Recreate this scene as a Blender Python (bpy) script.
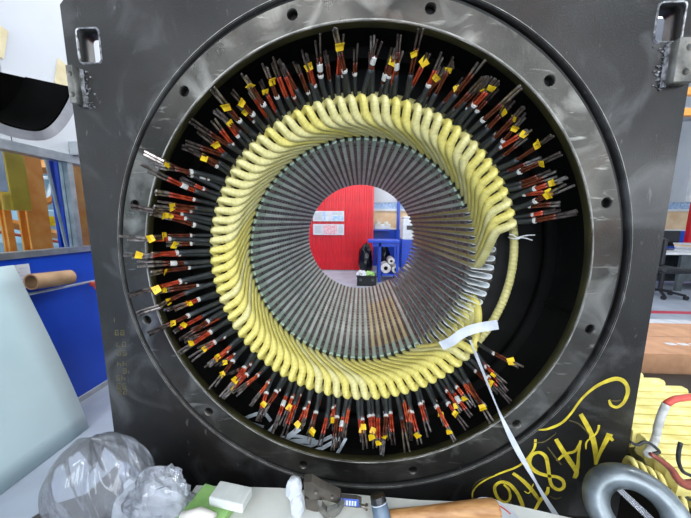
import bpy, bmesh, math, random
from mathutils import Vector, Matrix, noise
rnd = random.Random(7)
for o in list(bpy.data.objects): bpy.data.objects.remove(o)
scn = bpy.context.scene
COL = scn.collection
PI = math.pi
S = .75          # one machine unit (bolt circle radius) in metres
ZC = 1.064       # height of the stator axis above the floor

# ------------------------------------------------------------------ camera
def cam_axes(yaw, pitch, roll):
    f = Vector((-math.sin(yaw)*math.cos(pitch), math.cos(yaw)*math.cos(pitch), math.sin(pitch)))
    r = Vector((math.cos(yaw), math.sin(yaw), 0)); u = r.cross(f)
    c, s = math.cos(roll), math.sin(roll)
    return c*r+s*u, -s*r+c*u, f
CR, CU, CF = cam_axes(.0555608512, -.135849718, .00360834077)
CP = Vector((.0038761, -.8306347, 1.1997775)); FPX = 265.
cam_d = bpy.data.cameras.new('camera'); cam = bpy.data.objects.new('camera', cam_d); COL.objects.link(cam)
m3 = Matrix((CR, CU, -CF)).transposed()
cam.matrix_world = Matrix.Translation(CP) @ m3.to_4x4()
cam_d.sensor_fit = 'HORIZONTAL'; cam_d.sensor_width = 36; cam_d.lens = 36*FPX/691; cam_d.clip_start = .02; cam_d.clip_end = 100
scn.camera = cam
def ray(x, y): return CF + CR*((x-345.5)/FPX) - CU*((y-259)/FPX)
def atY(x, y, Y): d = ray(x, y); return CP + d*((Y-CP.y)/d.y)
def atX(x, y, X): d = ray(x, y); return CP + d*((X-CP.x)/d.x)
def atZ(x, y, Z): d = ray(x, y); return CP + d*((Z-CP.z)/d.z)

# ------------------------------------------------------------------ world, lamps, exposure
w = bpy.data.worlds.new('world'); scn.world = w; w.use_nodes = True
w.node_tree.nodes['Background'].inputs[0].default_value = (.80, .88, 1, 1)
w.node_tree.nodes['Background'].inputs[1].default_value = .25
LAMPS = [(-1.0, -3.6), (1.2, -3.6), (-1.2, .9), (1.6, .9), (-.1, 4.7), (3.6, 3.6), (-4.2, 1.6), (4.4, .4), (1.2, 7.4), (-4.2, 4.6)]
LAMP_Z = 4.2
def lamp_light(x, y, power=85):
    d = bpy.data.lights.new('ceiling_lamp_light', 'AREA'); d.shape = 'RECTANGLE'; d.size = 1.5; d.size_y = .35
    d.energy = power; d.color = (.94, .97, 1)
    o = bpy.data.objects.new('ceiling_lamp_light', d); COL.objects.link(o); o.location = (x, y, LAMP_Z-.09)
    return o
ADDED_WINS = [(-4.6, 1.2), (-1.0, 1.2), (2.6, 1.2), (6.2, 1.2)]        # daylight windows added unseen in the wall behind the camera, to light the bore: centre x, sill height
for x, z in ADDED_WINS:
    d = bpy.data.lights.new('daylight', 'AREA'); d.shape = 'RECTANGLE'; d.size = 2.4; d.size_y = 2.2; d.energy = 150; d.color = (.93, .97, 1)
    o = bpy.data.objects.new('daylight', d); COL.objects.link(o); o.location = (x, -4.93, z+1.1); o.rotation_euler = (PI/2, 0, 0)
vs = scn.view_settings
vs.view_transform = 'Standard'; vs.look = 'None'; vs.gamma = 1; vs.use_curve_mapping = False; vs.exposure = -.3

# ------------------------------------------------------------------ materials
def lin(h):
    h = h.lstrip('#'); o = []
    for i in (0, 2, 4):
        c = int(h[i:i+2], 16)/255
        o.append(c/12.92 if c <= .04045 else ((c+.055)/1.055)**2.4)
    return (*o, 1)
MATS = {}
def mat(name, c1, c2=None, rough=.5, metal=0., scale=6., bump=0., bscale=None, stretch=None, rough2=None, spec=.5, attr=None, detail=4., pos=(.35, .65)):
    if name in MATS: return MATS[name]
    m = bpy.data.materials.new(name); m.use_nodes = True; nt = m.node_tree; N = nt.nodes; L = nt.links
    b = N['Principled BSDF']; b.inputs['Roughness'].default_value = rough; b.inputs['Metallic'].default_value = metal
    b.inputs['Specular IOR Level'].default_value = spec
    tc = N.new('ShaderNodeTexCoord'); mp = N.new('ShaderNodeMapping'); L.new(tc.outputs['Object'], mp.inputs[0])
    if stretch: mp.inputs['Scale'].default_value = stretch
    nz = N.new('ShaderNodeTexNoise'); nz.inputs['Scale'].default_value = scale; nz.inputs['Detail'].default_value = detail
    L.new(mp.outputs[0], nz.inputs[0])
    cr = N.new('ShaderNodeValToRGB'); L.new(nz.outputs[0], cr.inputs[0])
    cr.color_ramp.elements[0].color = lin(c1); cr.color_ramp.elements[1].color = lin(c2 or c1)
    cr.color_ramp.elements[0].position = pos[0]; cr.color_ramp.elements[1].position = pos[1]
    L.new(cr.outputs[0], b.inputs['Base Color'])
    if rough2 is not None:
        mr = N.new('ShaderNodeMapRange'); mr.inputs['To Min'].default_value = rough; mr.inputs['To Max'].default_value = rough2
        mr.inputs['From Min'].default_value = .3; mr.inputs['From Max'].default_value = .7
        n2 = N.new('ShaderNodeTexNoise'); n2.inputs['Scale'].default_value = scale*1.7; n2.inputs['Detail'].default_value = 5
        L.new(mp.outputs[0], n2.inputs[0]); L.new(n2.outputs[0], mr.inputs[0]); L.new(mr.outputs[0], b.inputs['Roughness'])
    if bump:
        bn = N.new('ShaderNodeBump'); bn.inputs['Strength'].default_value = bump; bn.inputs['Distance'].default_value = .004
        n3 = N.new('ShaderNodeTexNoise'); n3.inputs['Scale'].default_value = bscale or scale*6; n3.inputs['Detail'].default_value = 4
        L.new(mp.outputs[0], n3.inputs[0]); L.new(n3.outputs[0], bn.inputs['Height']); L.new(bn.outputs[0], b.inputs['Normal'])
    MATS[name] = m; return m
def smudge(m, col, scale, lo, hi, amt, stretch=(1, 1, 1), dist=1.2, rough=None):   # worn or wiped patches over a material
    nt = m.node_tree; N = nt.nodes; L = nt.links; b = N['Principled BSDF']
    tc = N.new('ShaderNodeTexCoord'); mp = N.new('ShaderNodeMapping'); mp.inputs['Scale'].default_value = stretch; L.new(tc.outputs['Object'], mp.inputs[0])
    nz = N.new('ShaderNodeTexNoise'); nz.inputs['Scale'].default_value = scale; nz.inputs['Detail'].default_value = 6; nz.inputs['Distortion'].default_value = dist
    L.new(mp.outputs[0], nz.inputs[0])
    mr = N.new('ShaderNodeMapRange'); mr.inputs['From Min'].default_value = lo; mr.inputs['From Max'].default_value = hi; mr.inputs['To Max'].default_value = amt
    L.new(nz.outputs[0], mr.inputs[0]); cl = b.inputs['Base Color'].links[0].from_socket
    mx = N.new('ShaderNodeMix'); mx.data_type = 'RGBA'; L.new(mr.outputs[0], mx.inputs[0]); L.new(cl, mx.inputs[6]); mx.inputs[7].default_value = lin(col); L.new(mx.outputs[2], b.inputs['Base Color'])
def emit(name, col, s):
    m = bpy.data.materials.new(name); m.use_nodes = True; b = m.node_tree.nodes['Principled BSDF']
    b.inputs['Base Color'].default_value = lin(col); b.inputs['Emission Color'].default_value = lin(col); b.inputs['Emission Strength'].default_value = s
    return m
def glassy(name, tint, gloss, rough=.03, diff=0., dcol='#ffffff'):
    m = bpy.data.materials.new(name); m.use_nodes = True; nt = m.node_tree; N = nt.nodes; L = nt.links
    out = N['Material Output']; N.remove(N['Principled BSDF'])
    t = N.new('ShaderNodeBsdfTransparent'); t.inputs[0].default_value = lin(tint)
    g = N.new('ShaderNodeBsdfGlossy'); g.inputs['Roughness'].default_value = rough
    lw = N.new('ShaderNodeLayerWeight'); lw.inputs[0].default_value = gloss
    mx = N.new('ShaderNodeMixShader'); L.new(lw.outputs['Fresnel'], mx.inputs[0]); L.new(t.outputs[0], mx.inputs[1]); L.new(g.outputs[0], mx.inputs[2])
    last = mx
    if diff:
        d = N.new('ShaderNodeBsdfDiffuse'); d.inputs[0].default_value = lin(dcol)
        m2 = N.new('ShaderNodeMixShader'); m2.inputs[0].default_value = diff; L.new(mx.outputs[0], m2.inputs[1]); L.new(d.outputs[0], m2.inputs[2]); last = m2
    L.new(last.outputs[0], out.inputs[0]); return m

M = {}
M['plate'] = mat('plate_steel', '#1b1a19', '#32312f', .3, .45, 2.0, .22, 220, rough2=.6, detail=4, pos=(.38, .62))
smudge(M['plate'], '#606060', 4.5, .52, .76, .7); smudge(M['plate'], '#2a211c', 3.1, .52, .7, .7)
smudge(M['plate'], '#8a8a8a', 45, .66, .76, .35, (1, 1, .35), .4)
M['ring'] = mat('ring_steel', '#2c2b28', '#52504b', .24, .75, 4, .15, 200, rough2=.5, detail=5, pos=(.36, .64))
smudge(M['ring'], '#93918b', 6, .5, .75, .6); smudge(M['ring'], '#a9a8a2', 30, .62, .74, .5, (.3, 1, 1.6), .6); smudge(M['ring'], '#3b2d25', 5, .55, .72, .6)
M['ring_in'] = mat('ring_varnish', '#2e2c1c', '#4d4a2c', .4, .2, 9)
M['cavity'] = mat('black_paint', '#0b0b0b', '#161615', .42, 0, 5, rough2=.6, spec=.3)
M['weld'] = mat('weld_bead', '#4a4a4a', '#a5a5a8', .28, .6, 60, .8, 160)
M['lug'] = mat('bare_steel', '#55544f', '#8d8b84', .4, .7, 22, .2)
M['tooth'] = mat('lamination', '#403f3b', '#67645d', .45, .3, 40, .2, 200)
M['core'] = mat('core_black', '#131312', '#232220', .6, .1, 14)
M['wedge'] = mat('wedge_green', '#a6b5a8', '#bfcbc0', .32, 0, 9, .1, 70, rough2=.5)
M['wedge2'] = mat('wedge_grey', '#b9c4bc', '#d2dad3', .3, 0, 9, .1, 70, rough2=.5)
M['liner'] = mat('liner_paper', '#d5dadb', '#eef1f1', .45, 0, 8)
M['sleeve'] = mat('black_sleeve', '#15181a', '#2a2f32', .5, 0, 30, .15, 150)
M['enamel1'] = mat('enamel_red', '#7a2413', '#b4442a', .25, .25, 45)
M['enamel2'] = mat('enamel_brown', '#3d1a10', '#6a3322', .25, .35, 45)
M['enamel3'] = mat('enamel_orange', '#93361c', '#c85a38', .25, .25, 45)
M['bare'] = mat('bare_tinned', '#4f4844', '#a79d98', .3, .8, 60)
M['bare2'] = mat('bare_dull', '#2c2624', '#6d625e', .35, .7, 60)
M['band'] = mat('white_tape', '#9fa09c', '#c9c9c4', .6, 0, 30)
M['tag'] = mat('yellow_tag', '#c79f00', '#e6c410', .5, 0, 25)
M['rope'] = mat('rope_yellow', '#b0a866', '#c9c183', .65, 0, 30, .3, 120)
M['string'] = mat('white_string', '#dcdcdc', '#f4f4f4', .6, 0, 30)
M['ribbon'] = mat('white_ribbon', '#a9aeb6', '#c6cad0', .5, 0, 14)
M['strip'] = mat('grey_strip', '#98a3ab', '#bfc9d0', .45, 0, 12)
M['paint'] = mat('yellow_paint', '#8e7b1c', '#cbb832', .55, 0, 28, detail=6, pos=(.25, .6))
M['paint_faint'] = mat('yellow_paint_faint', '#3a3520', '#5c5228', .6, 0, 60, detail=6)
M['floor'] = mat('floor_paint', '#8d96a2', '#9fa8b4', .35, 0, 2.2, .05, 30, rough2=.55)
M['blue'] = mat('blue_panel', '#0b3aa6', '#1246bd', .35, 0, 2.2, .04, 40)
M['white'] = mat('white_wall', '#c3c7cc', '#d0d4d8', .6, 0, 1.6)
M['alu'] = mat('aluminium', '#9da4aa', '#c2c8cc', .3, .8, 12)
M['red'] = mat('red_door', '#b80d1c', '#cf1524', .35, 0, 3)
M['orange'] = mat('orange_steel', '#d98326', '#eda552', .45, 0, 5)
M['yellow'] = mat('yellow_steel', '#c19a1a', '#dcb52c', .45, 0, 5)
M['grey'] = mat('grey_paint', '#8f949a', '#b3b8bd', .5, 0, 6)
M['lightgrey'] = mat('light_grey', '#c5c8cb', '#dcdfe1', .5, 0, 6)
M['black'] = mat('black_plastic', '#0d0e10', '#1a1c1f', .35, 0, 12)
M['card'] = mat('cardboard', '#9c7354', '#b38867', .75, 0, 10, .05)
M['tubecard'] = mat('tube_card', '#8f7051', '#ab8b68', .7, 0, 12)
M['paper'] = mat('paper', '#b6bac0', '#cfd3d8', .7, 0, 9)
M['teal'] = mat('pressboard', '#aec4c7', '#bcd0d2', .5, 0, 2.5)
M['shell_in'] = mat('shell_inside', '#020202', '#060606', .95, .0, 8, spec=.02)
M['shell_out'] = mat('shell_outside', '#8f9096', '#b4b5ba', .5, .3, 8, .2)
M['masking'] = mat('masking_tape', '#cdbf97', '#ddd2ae', .6, 0, 12)
M['wood'] = mat('handle_wood', '#96663a', '#bd8f5c', .45, 0, 9, .1, 60, stretch=(1, 9, 9))
M['foam'] = mat('white_foam', '#bcc0bd', '#d3d6d2', .6, 0, 14, .15, 60)
M['green'] = mat('green_foam', '#7aa65a', '#90b871', .7, 0, 14, .15, 80)
M['cloth'] = mat('white_cloth', '#c2c3be', '#d3d4ce', .7, 0, 7, .2, 40)
M['bench'] = mat('bench_top', '#1b1815', '#2f2a25', .5, .1, 5, .2, 40)
M['toolsteel'] = mat('tool_steel', '#55504b', '#7c756d', .3, .8, 9, .05)
M['blueprint'] = mat('blue_label', '#2a4a9a', '#3c61b8', .4, 0, 30)
M['toolblue'] = mat('grey_blue_grip', '#4b5a6b', '#66788a', .4, 0, 18)
M['galv'] = mat('galvanised', '#565d61', '#8b9498', .3, .6, 11, .35, 26, rough2=.5, detail=6)
M['coilspare'] = mat('coil_tape_spare', '#c9bb6a', '#e0d48d', .55, 0, 20, .15, 120)
M['brown'] = mat('brown_sleeve', '#6c2f22', '#8d4433', .45, 0, 20)
M['rust'] = mat('rust_red', '#b3382d', '#d05a48', .5, 0, 20)
M['skyblue'] = mat('pale_blue', '#9fc3d6', '#c4dbe6', .5, 0, 4)
M['beige'] = mat('beige_board', '#d8b48a', '#e6cda8', .6, 0, 4)
M['monitor'] = mat('monitor_black', '#101216', '#1a1d22', .25, 0, 8)
M['desk'] = mat('desk_grey', '#3e4447', '#50575a', .5, 0, 8)
M['stripe'] = mat('red_stripe', '#a8364a', '#bf4458', .4, 0, 8)
M['rollwhite'] = mat('roll_white', '#c9c4ba', '#e5e1d8', .6, 0, 14)
M['ink_blue'] = mat('ink_blue', '#7fa3cc', '#bcd0e6', .7, 0, 20)
M['ink_red'] = mat('ink_red', '#c98a92', '#e3c3c6', .7, 0, 25)
M['ink_grey'] = mat('ink_grey', '#9aa0a6', '#c8ccd0', .7, 0, 60)
M['glass'] = glassy('window_glass', '#e6eef0', .18)
M['bag'] = glassy('plastic_film', '#fafbfc', .14, .08, .17, '#e6eaf2')
M['bag2'] = glassy('bag_film', '#f7f8fa', .34, .12, .10, '#e6eaf2')
M['wedge_tip'] = mat('wedge_tip_green', '#8b9f8f', '#a6b7a9', .5, 0, 12)
M['wedge3'] = mat('wedge_straw', '#b9b27e', '#cdc795', .35, 0, 9, .1, 70)
M['binbag'] = mat('bin_bag', '#08090b', '#15171a', .25, 0, 14, .6, 30)
M['sky_pane'] = emit('sky_pane', '#e6f1ff', 2.2)  # glowing pane of the windows added behind the camera
M['lamp'] = emit('lamp_tube', '#f4f8ff', 6)
# taped coil: yellow woven tape, wraps come from the 'along' attribute
def coil_material(name, c1, c2):
    m = mat(name, c1, c2, .55, 0, 14)
    nt = m.node_tree; N = nt.nodes; L = nt.links; b = N['Principled BSDF']
    at = N.new('ShaderNodeAttribute'); at.attribute_name = 'along'
    ml = N.new('ShaderNodeMath'); ml.operation = 'MULTIPLY'; ml.inputs[1].default_value = 78
    fr = N.new('ShaderNodeMath'); fr.operation = 'FRACT'; L.new(at.outputs['Fac'], ml.inputs[0]); L.new(ml.outputs[0], fr.inputs[0])
    cl = b.inputs['Base Color'].links[0].from_socket
    rp_ = N.new('ShaderNodeValToRGB'); rp_.color_ramp.elements[0].color = (.66, .62, .5, 1); rp_.color_ramp.elements[0].position = .0; rp_.color_ramp.elements[1].color = (1, 1, 1, 1); rp_.color_ramp.elements[1].position = .32
    L.new(fr.outputs[0], rp_.inputs[0]); mxc = N.new('ShaderNodeMix'); mxc.data_type = 'RGBA'; mxc.blend_type = 'MULTIPLY'; mxc.inputs[0].default_value = .32
    L.new(cl, mxc.inputs[6]); L.new(rp_.outputs[0], mxc.inputs[7]); L.new(mxc.outputs[2], b.inputs['Base Color'])
    bn = N.new('ShaderNodeBump'); bn.inputs['Strength'].default_value = .8; bn.inputs['Distance'].default_value = .004
    L.new(fr.outputs[0], bn.inputs['Height']); L.new(bn.outputs[0], b.inputs['Normal'])
    return m
M['coil'] = coil_material('coil_tape', '#c2b556', '#dbcf78')
M['coil2'] = coil_material('coil_tape_pale', '#bdb46e', '#d8d094')

# ------------------------------------------------------------------ mesh builder
class MB:
    def __init__(s): s.v = []; s.f = []; s.a = None; s.mi = []
    def add(s, vs, fs, mi=0):
        o = len(s.v); s.v += [Vector(p) for p in vs]; s.f += [tuple(i+o for i in f) for f in fs]; s.mi += [mi]*len(fs); return s
    def box(s, c, d, rot=None, mi=0):
        vs = []
        for x in (-.5, .5):
            for y in (-.5, .5):
                for z in (-.5, .5):
                    p = Vector((x*d[0], y*d[1], z*d[2]))
                    if rot is not None: p = rot @ p
                    vs.append(p+Vector(c))
        return s.add(vs, [(0, 1, 3, 2), (4, 6, 7, 5), (0, 4, 5, 1), (2, 3, 7, 6), (0, 2, 6, 4), (1, 5, 7, 3)], mi)
    def bbox(s, a, b, mi=0):
        a = Vector(a); b = Vector(b); return s.box((a+b)/2, (abs(b.x-a.x), abs(b.y-a.y), abs(b.z-a.z)), None, mi)
    def rbox(s, c, d, r=.004, rot=None, mi=0):     # box with chamfered edges
        bm = bmesh.new(); bmesh.ops.create_cube(bm, size=1)
        for v in bm.verts: v.co = Vector((v.co.x*d[0], v.co.y*d[1], v.co.z*d[2]))
        bmesh.ops.bevel(bm, geom=bm.edges[:], offset=r, segments=2, affect='EDGES', profile=.5)
        bm.verts.ensure_lookup_table(); bm.verts.index_update()
        R = rot if rot is not None else Matrix.Identity(3)
        s.add([R @ v.co + Vector(c) for v in bm.verts], [[v.index for v in f.verts] for f in bm.faces], mi); bm.free(); return s
    def tube(s, pts, rad, n=8, caps=True, ref=None, mi=0, shape=None):
        pts = [Vector(p) for p in pts]; k = len(pts)
        rads = rad if isinstance(rad, list) else [rad]*k
        T = []
        for i in range(k):
            t = pts[min(i+1, k-1)]-pts[max(i-1, 0)]
            T.append(t.normalized() if t.length > 1e-9 else Vector((0, 0, 1)))
        nrm = Vector(ref) if ref is not None else (Vector((0, 0, 1)) if abs(T[0].z) < .9 else Vector((1, 0, 0)))
        vs = []; fs = []
        for i in range(k):
            nrm = (nrm-T[i]*nrm.dot(T[i])); nrm.normalize(); b = T[i].cross(nrm)
            ra = rads[i]
            for j in range(n):
                if shape: sx, sy = shape[j]; vs.append(pts[i]+nrm*(sx*(ra[0] if isinstance(ra, tuple) else ra))+b*(sy*(ra[1] if isinstance(ra, tuple) else ra)))
                else:
                    a = 2*PI*j/n; vs.append(pts[i]+nrm*(math.cos(a)*(ra[0] if isinstance(ra, tuple) else ra))+b*(math.sin(a)*(ra[1] if isinstance(ra, tuple) else ra)))
        for i in range(k-1):
            for j in range(n): fs.append((i*n+j, i*n+(j+1) % n, (i+1)*n+(j+1) % n, (i+1)*n+j))
        if caps: fs.append(tuple(range(n-1, -1, -1))); fs.append(tuple((k-1)*n+j for j in range(n)))
        return s.add(vs, fs, mi)
    def ribbon(s, pts, widths, nrm, th):            # flat strip with thickness; nrm = face normal (vector or list)
        pts = [Vector(p) for p in pts]; k = len(pts); vs = []; fs = []
        for i in range(k):
            t = (pts[min(i+1, k-1)]-pts[max(i-1, 0)]).normalized(); nn = Vector(nrm[i] if isinstance(nrm, list) else nrm)
            sd = t.cross(nn).normalized(); nn = sd.cross(t).normalized(); wd = (widths[i] if isinstance(widths, list) else widths)/2
            vs += [pts[i]-sd*wd, pts[i]+sd*wd, pts[i]+sd*wd+nn*th, pts[i]-sd*wd+nn*th]
        for i in range(k-1):
            for j in range(4): fs.append((i*4+j, i*4+(j+1) % 4, (i+1)*4+(j+1) % 4, (i+1)*4+j))
        fs += [(3, 2, 1, 0), tuple((k-1)*4+j for j in range(4))]
        return s.add(vs, fs)
    def lathe(s, prof, c, axis='Y', n=96, a0=0, a1=2*PI, mi=0):   # prof: list of (r, h); axis direction h
        full = abs(a1-a0-2*PI) < 1e-6; na = n if full else n+1; vs = []; fs = []; k = len(prof)
        for i in range(na):
            a = a0+(a1-a0)*i/n; ca, sa = math.cos(a), math.sin(a)
            for (r, h) in prof:
                p = (r*ca, h, r*sa) if axis == 'Y' else ((r*ca, r*sa, h) if axis == 'Z' else (h, r*ca, r*sa))
                vs.append(Vector(p)+Vector(c))
        for i in range(n):
            i2 = (i+1) % na
            for j in range(k-1): fs.append((i*k+j, i*k+j+1, i2*k+j+1, i2*k+j))
        return s.add(vs, fs, mi)
    def prism(s, poly, y0, y1, mi=0):                # poly: list of (x,z), extruded along y
        n = len(poly); vs = [(x, y0, z) for x, z in poly]+[(x, y1, z) for x, z in poly]
        fs = [tuple(range(n)), tuple(range(2*n-1, n-1, -1))]+[(i, (i+1) % n+0, (i+1) % n+n, i+n) for i in range(n)]
        return s.add(vs, fs, mi)
    def mesh(s, name, mats, org=(0, 0, 0), smooth=False, auto=None):
        me = bpy.data.meshes.new(name); o = Vector(org)
        me.from_pydata([v-o for v in s.v], [], s.f)
        for m in (mats if isinstance(mats, (list, tuple)) else [mats]): me.materials.append(m)
        if any(s.mi): me.polygons.foreach_set('material_index', s.mi)
        bm = bmesh.new(); bm.from_mesh(me); bmesh.ops.recalc_face_normals(bm, faces=bm.faces[:])
        if auto is not None:
            for e in bm.edges:
                if len(e.link_faces) == 2 and e.calc_face_angle(0) > math.radians(auto): e.smooth = False
        bm.to_mesh(me); bm.free()
        if smooth or auto is not None: me.polygons.foreach_set('use_smooth', [True]*len(me.polygons))
        me.update(); return me
def tag(o, label=None, cat=None, group=None, kind=None):
    if label: o['label'] = label
    if cat: o['category'] = cat
    if group: o['group'] = group
    if kind: o['kind'] = kind
    return o
def thing(name, loc, label, cat, group=None, kind=None, rot=None):
    o = bpy.data.objects.new(name, None); COL.objects.link(o); o.empty_display_size = .05
    o.matrix_basis = Matrix.Translation(Vector(loc)) @ (rot or Matrix.Identity(4))
    return tag(o, label, cat, group, kind)
def wmat(o):
    m = o.matrix_basis.copy()
    return (wmat(o.parent) @ o.matrix_parent_inverse @ m) if o.parent else m
def part(name, mb, m, parent, **k):                  # mesh in world coordinates under its thing or part
    kw = {a: k[a] for a in ('smooth', 'auto') if a in k}
    c = sum(mb.v, Vector())/len(mb.v)
    me = mb.mesh(name, m, c, **kw); o = bpy.data.objects.new(name, me); COL.objects.link(o)
    o.parent = parent; o.matrix_parent_inverse = wmat(parent).inverted(); o.matrix_basis = Matrix.Translation(c)
    tag(o, k.get('label'), None, None, k.get('kind')); return o
def inst(name, me, parent, mw):                      # shared mesh data placed in the world
    o = bpy.data.objects.new(name, me); COL.objects.link(o); o.parent = parent
    o.matrix_parent_inverse = wmat(parent).inverted(); o.matrix_basis = mw; return o
def solo(name, mb, m, label, cat, group=None, kind=None, **k):
    zs = min(v.z for v in mb.v); c = sum(mb.v, Vector())/len(mb.v); c.z = zs
    o = bpy.data.objects.new(name, mb.mesh(name, m, c, **k)); COL.objects.link(o); o.location = c
    return tag(o, label, cat, group, kind)
def struct(name, mb, m, **k):
    c = Vector((0, 0, 0)); o = bpy.data.objects.new(name, mb.mesh(name, m, c, **k)); COL.objects.link(o); o['kind'] = 'structure'; return o
def fill2d(name, splines, depth, m, front_y):        # filled outline with holes in the XZ plane, extruded to +Y
    cu = bpy.data.curves.new(name, 'CURVE'); cu.dimensions = '2D'; cu.fill_mode = 'BOTH'; cu.extrude = depth/2
    for pts in splines:
        sp = cu.splines.new('POLY'); sp.points.add(len(pts)-1); sp.use_cyclic_u = True
        for q, (x, z) in zip(sp.points, pts): q.co = (x, z, 0, 1)
    o = bpy.data.objects.new(name, cu); COL.objects.link(o)
    dg = bpy.context.evaluated_depsgraph_get(); me = bpy.data.meshes.new_from_object(o.evaluated_get(dg))
    bpy.data.objects.remove(o); bpy.data.curves.remove(cu)
    for v in me.vertices: x, z, d = v.co; v.co = (x, front_y+depth/2-d, z)
    me.flip_normals() if hasattr(me, 'flip_normals') else None
    me.materials.clear(); me.materials.append(m); me.name = name
    bm = bmesh.new(); bm.from_mesh(me); bmesh.ops.remove_doubles(bm, verts=bm.verts[:], dist=1e-5); bmesh.ops.recalc_face_normals(bm, faces=bm.faces[:]); bm.to_mesh(me); bm.free()
    return me
def circ(r, n, cx=0, cz=0, a0=0): return [(cx+r*math.cos(a0+2*PI*i/n), cz+r*math.sin(a0+2*PI*i/n)) for i in range(n)]
def smooth_path(P, n):                               # Catmull-Rom through control points
    P = [Vector(p) for p in P]; Q = [P[0]*2-P[1]]+P+[P[-1]*2-P[-2]]; out = []
    k = len(P)-1
    for i in range(n+1):
        u = i/n*k; j = min(int(u), k-1); t = u-j; a, b, c, d = Q[j:j+4]
        out.append(.5*((2*b)+(c-a)*t+(2*a-5*b+4*c-d)*t*t+(3*b-a-3*c+d)*t**3))
    return out
def cyl(r, th, Y):                                   # machine units, degrees -> world metres
    a = math.radians(th); return Vector((S*r*math.cos(a), S*Y, ZC+S*r*math.sin(a)))
ORD = ['first', 'second', 'third', 'fourth', 'fifth', 'sixth', 'seventh', 'eighth', 'ninth', 'tenth', 'eleventh', 'twelfth', 'thirteenth', 'fourteenth', 'fifteenth', 'sixteenth', 'seventeenth', 'eighteenth', 'nineteenth', 'twentieth', 'twenty first', 'twenty second', 'twenty third', 'twenty fourth']
HOUR = ['twelve', 'one', 'two', 'three', 'four', 'five', 'six', 'seven', 'eight', 'nine', 'ten', 'eleven']

# ================================================================== THE ROOM
struct('floor', MB().bbox((-9, -5, -.1), (9, 10, 0)), M['floor'])
struct('ceiling', MB().bbox((-9, -5, 4.6), (9, 10, 4.7)), M['white'])
struct('wall_front', MB().bbox((-9, -5.1, 0), (9, -5, 4.6)), M['white'])
struct('wall_far', MB().bbox((-9, 10, 0), (9, 10.1, 4.6)), M['white'])
struct('wall_hall_left', MB().bbox((-9.1, -5, 0), (-9, 10, 4.6)), M['skyblue'])
struct('wall_right', MB().bbox((9, -5, 0), (9.1, 10, 4.6)), M['white'])
LW = ['behind the camera on the left', 'behind the camera on the right', 'above the left of the housing', 'above the right of the housing', 'in front of the red door', 'in front of the office desk', 'over the orange gantry', 'above the spare coils', 'beyond the blue partition', 'over the far end of the hall']
for i, (x, y) in enumerate(LAMPS):
    t = thing('ceiling_lamp', (x, y, LAMP_Z), 'white twin-tube ceiling lamp hung '+LW[i], 'lamp', 'ceiling lamps')
    part('housing', MB().bbox((x-.78, y-.2, LAMP_Z), (x+.78, y+.2, LAMP_Z+.06)), M['lightgrey'], t)
    part('hanger', MB().tube([(x-.6, y, LAMP_Z+.06), (x-.6, y, 4.6)], .006).tube([(x+.6, y, LAMP_Z+.06), (x+.6, y, 4.6)], .006), M['alu'], t)
    for dy in (-.1, .1): part('lamp_tube', MB().tube([(x-.74, y+dy, LAMP_Z-.025), (x+.74, y+dy, LAMP_Z-.025)], .018, 8), M['lamp'], t)
    lamp_light(x, y, {4: 150, 5: 50, 7: 45, 6: 170, 9: 130, 2: 70}.get(i, 85))

for i, (x, z) in enumerate(ADDED_WINS):  # unseen windows, added with glowing panes as front light for the machine
    wn = thing('window_%d' % (i+2), (x, -4.97, z), None, None, kind='structure')
    part('pane', MB().bbox((x-1.2, -4.99, z), (x+1.2, -4.975, z+2.2)), M['sky_pane'], wn)
    for xx in (x-1.2, x, x+1.2): part('window_frame', MB().bbox((xx-.03, -5.0, z), (xx+.03, -4.95, z+2.2)), M['alu'], wn)
    for zz in (z, z+2.2): part('window_frame', MB().bbox((x-1.2, -5.0, zz-.03), (x+1.2, -4.95, zz+.03)), M['alu'], wn)
# left office booth: wall along Y at WX
WX = -1.87
bw = thing('wall_left', (WX, .5, 0), None, None, kind='structure')
part('lower_panel', MB().bbox((WX-.05, -3, 0), (WX, 5.7, 1.0)), M['blue'], bw)
part('skirting', MB().bbox((WX-.05, -3, 0), (WX+.012, 5.7, .035)), M['grey'], bw)
part('upper_panel', MB().bbox((WX-.05, -3, 1.62), (WX, .56, 4.6)), M['white'], bw)
part('upper_panel', MB().bbox((WX-.052, .566, 1.62), (WX-.002, 5.7, 4.6)), M['white'], bw)
win = thing('window_1', (WX, .5, 1.0), None, None, kind='structure')
part('window_sill', MB().bbox((WX-.06, -3, 1.0), (WX+.015, 5.7, 1.035)), M['alu'], win)
part('window_rail', MB().bbox((WX-.06, -3, 1.575), (WX+.02, 5.7, 1.625)), M['alu'], win)
part('pane', MB().bbox((WX-.028, -3, 1.035), (WX-.022, atX(71, 205, WX-.02).y-.016, 1.575)), M['glass'], win)
part('pane', MB().bbox((WX-.028, atX(71, 205, WX-.02).y+.016, 1.035), (WX-.022, 2.2, 1.575)), M['glass'], win)
MY = atX(71, 205, WX-.02).y
for y in (MY, 2.215): part('mullion', MB().bbox((WX-.05, y-.016, 1.035), (WX+.01, y+.016, 1.575)), M['alu'], win)
# conduit box on the white panel
q = atX(73, 149, WX)
cb = thing('junction_box', q, 'small grey junction box on white wall above booth window rail', 'junction box')
part('box_body', MB().rbox((WX+.025, q.y, q.z), (.05, .05, .085), .004), M['grey'], cb)
part('conduit', MB().tube([(WX+.025, q.y+.01, q.z-.04), (WX+.025, q.y+.01, 1.63)], .012, 8), M['grey'], cb)
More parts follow.
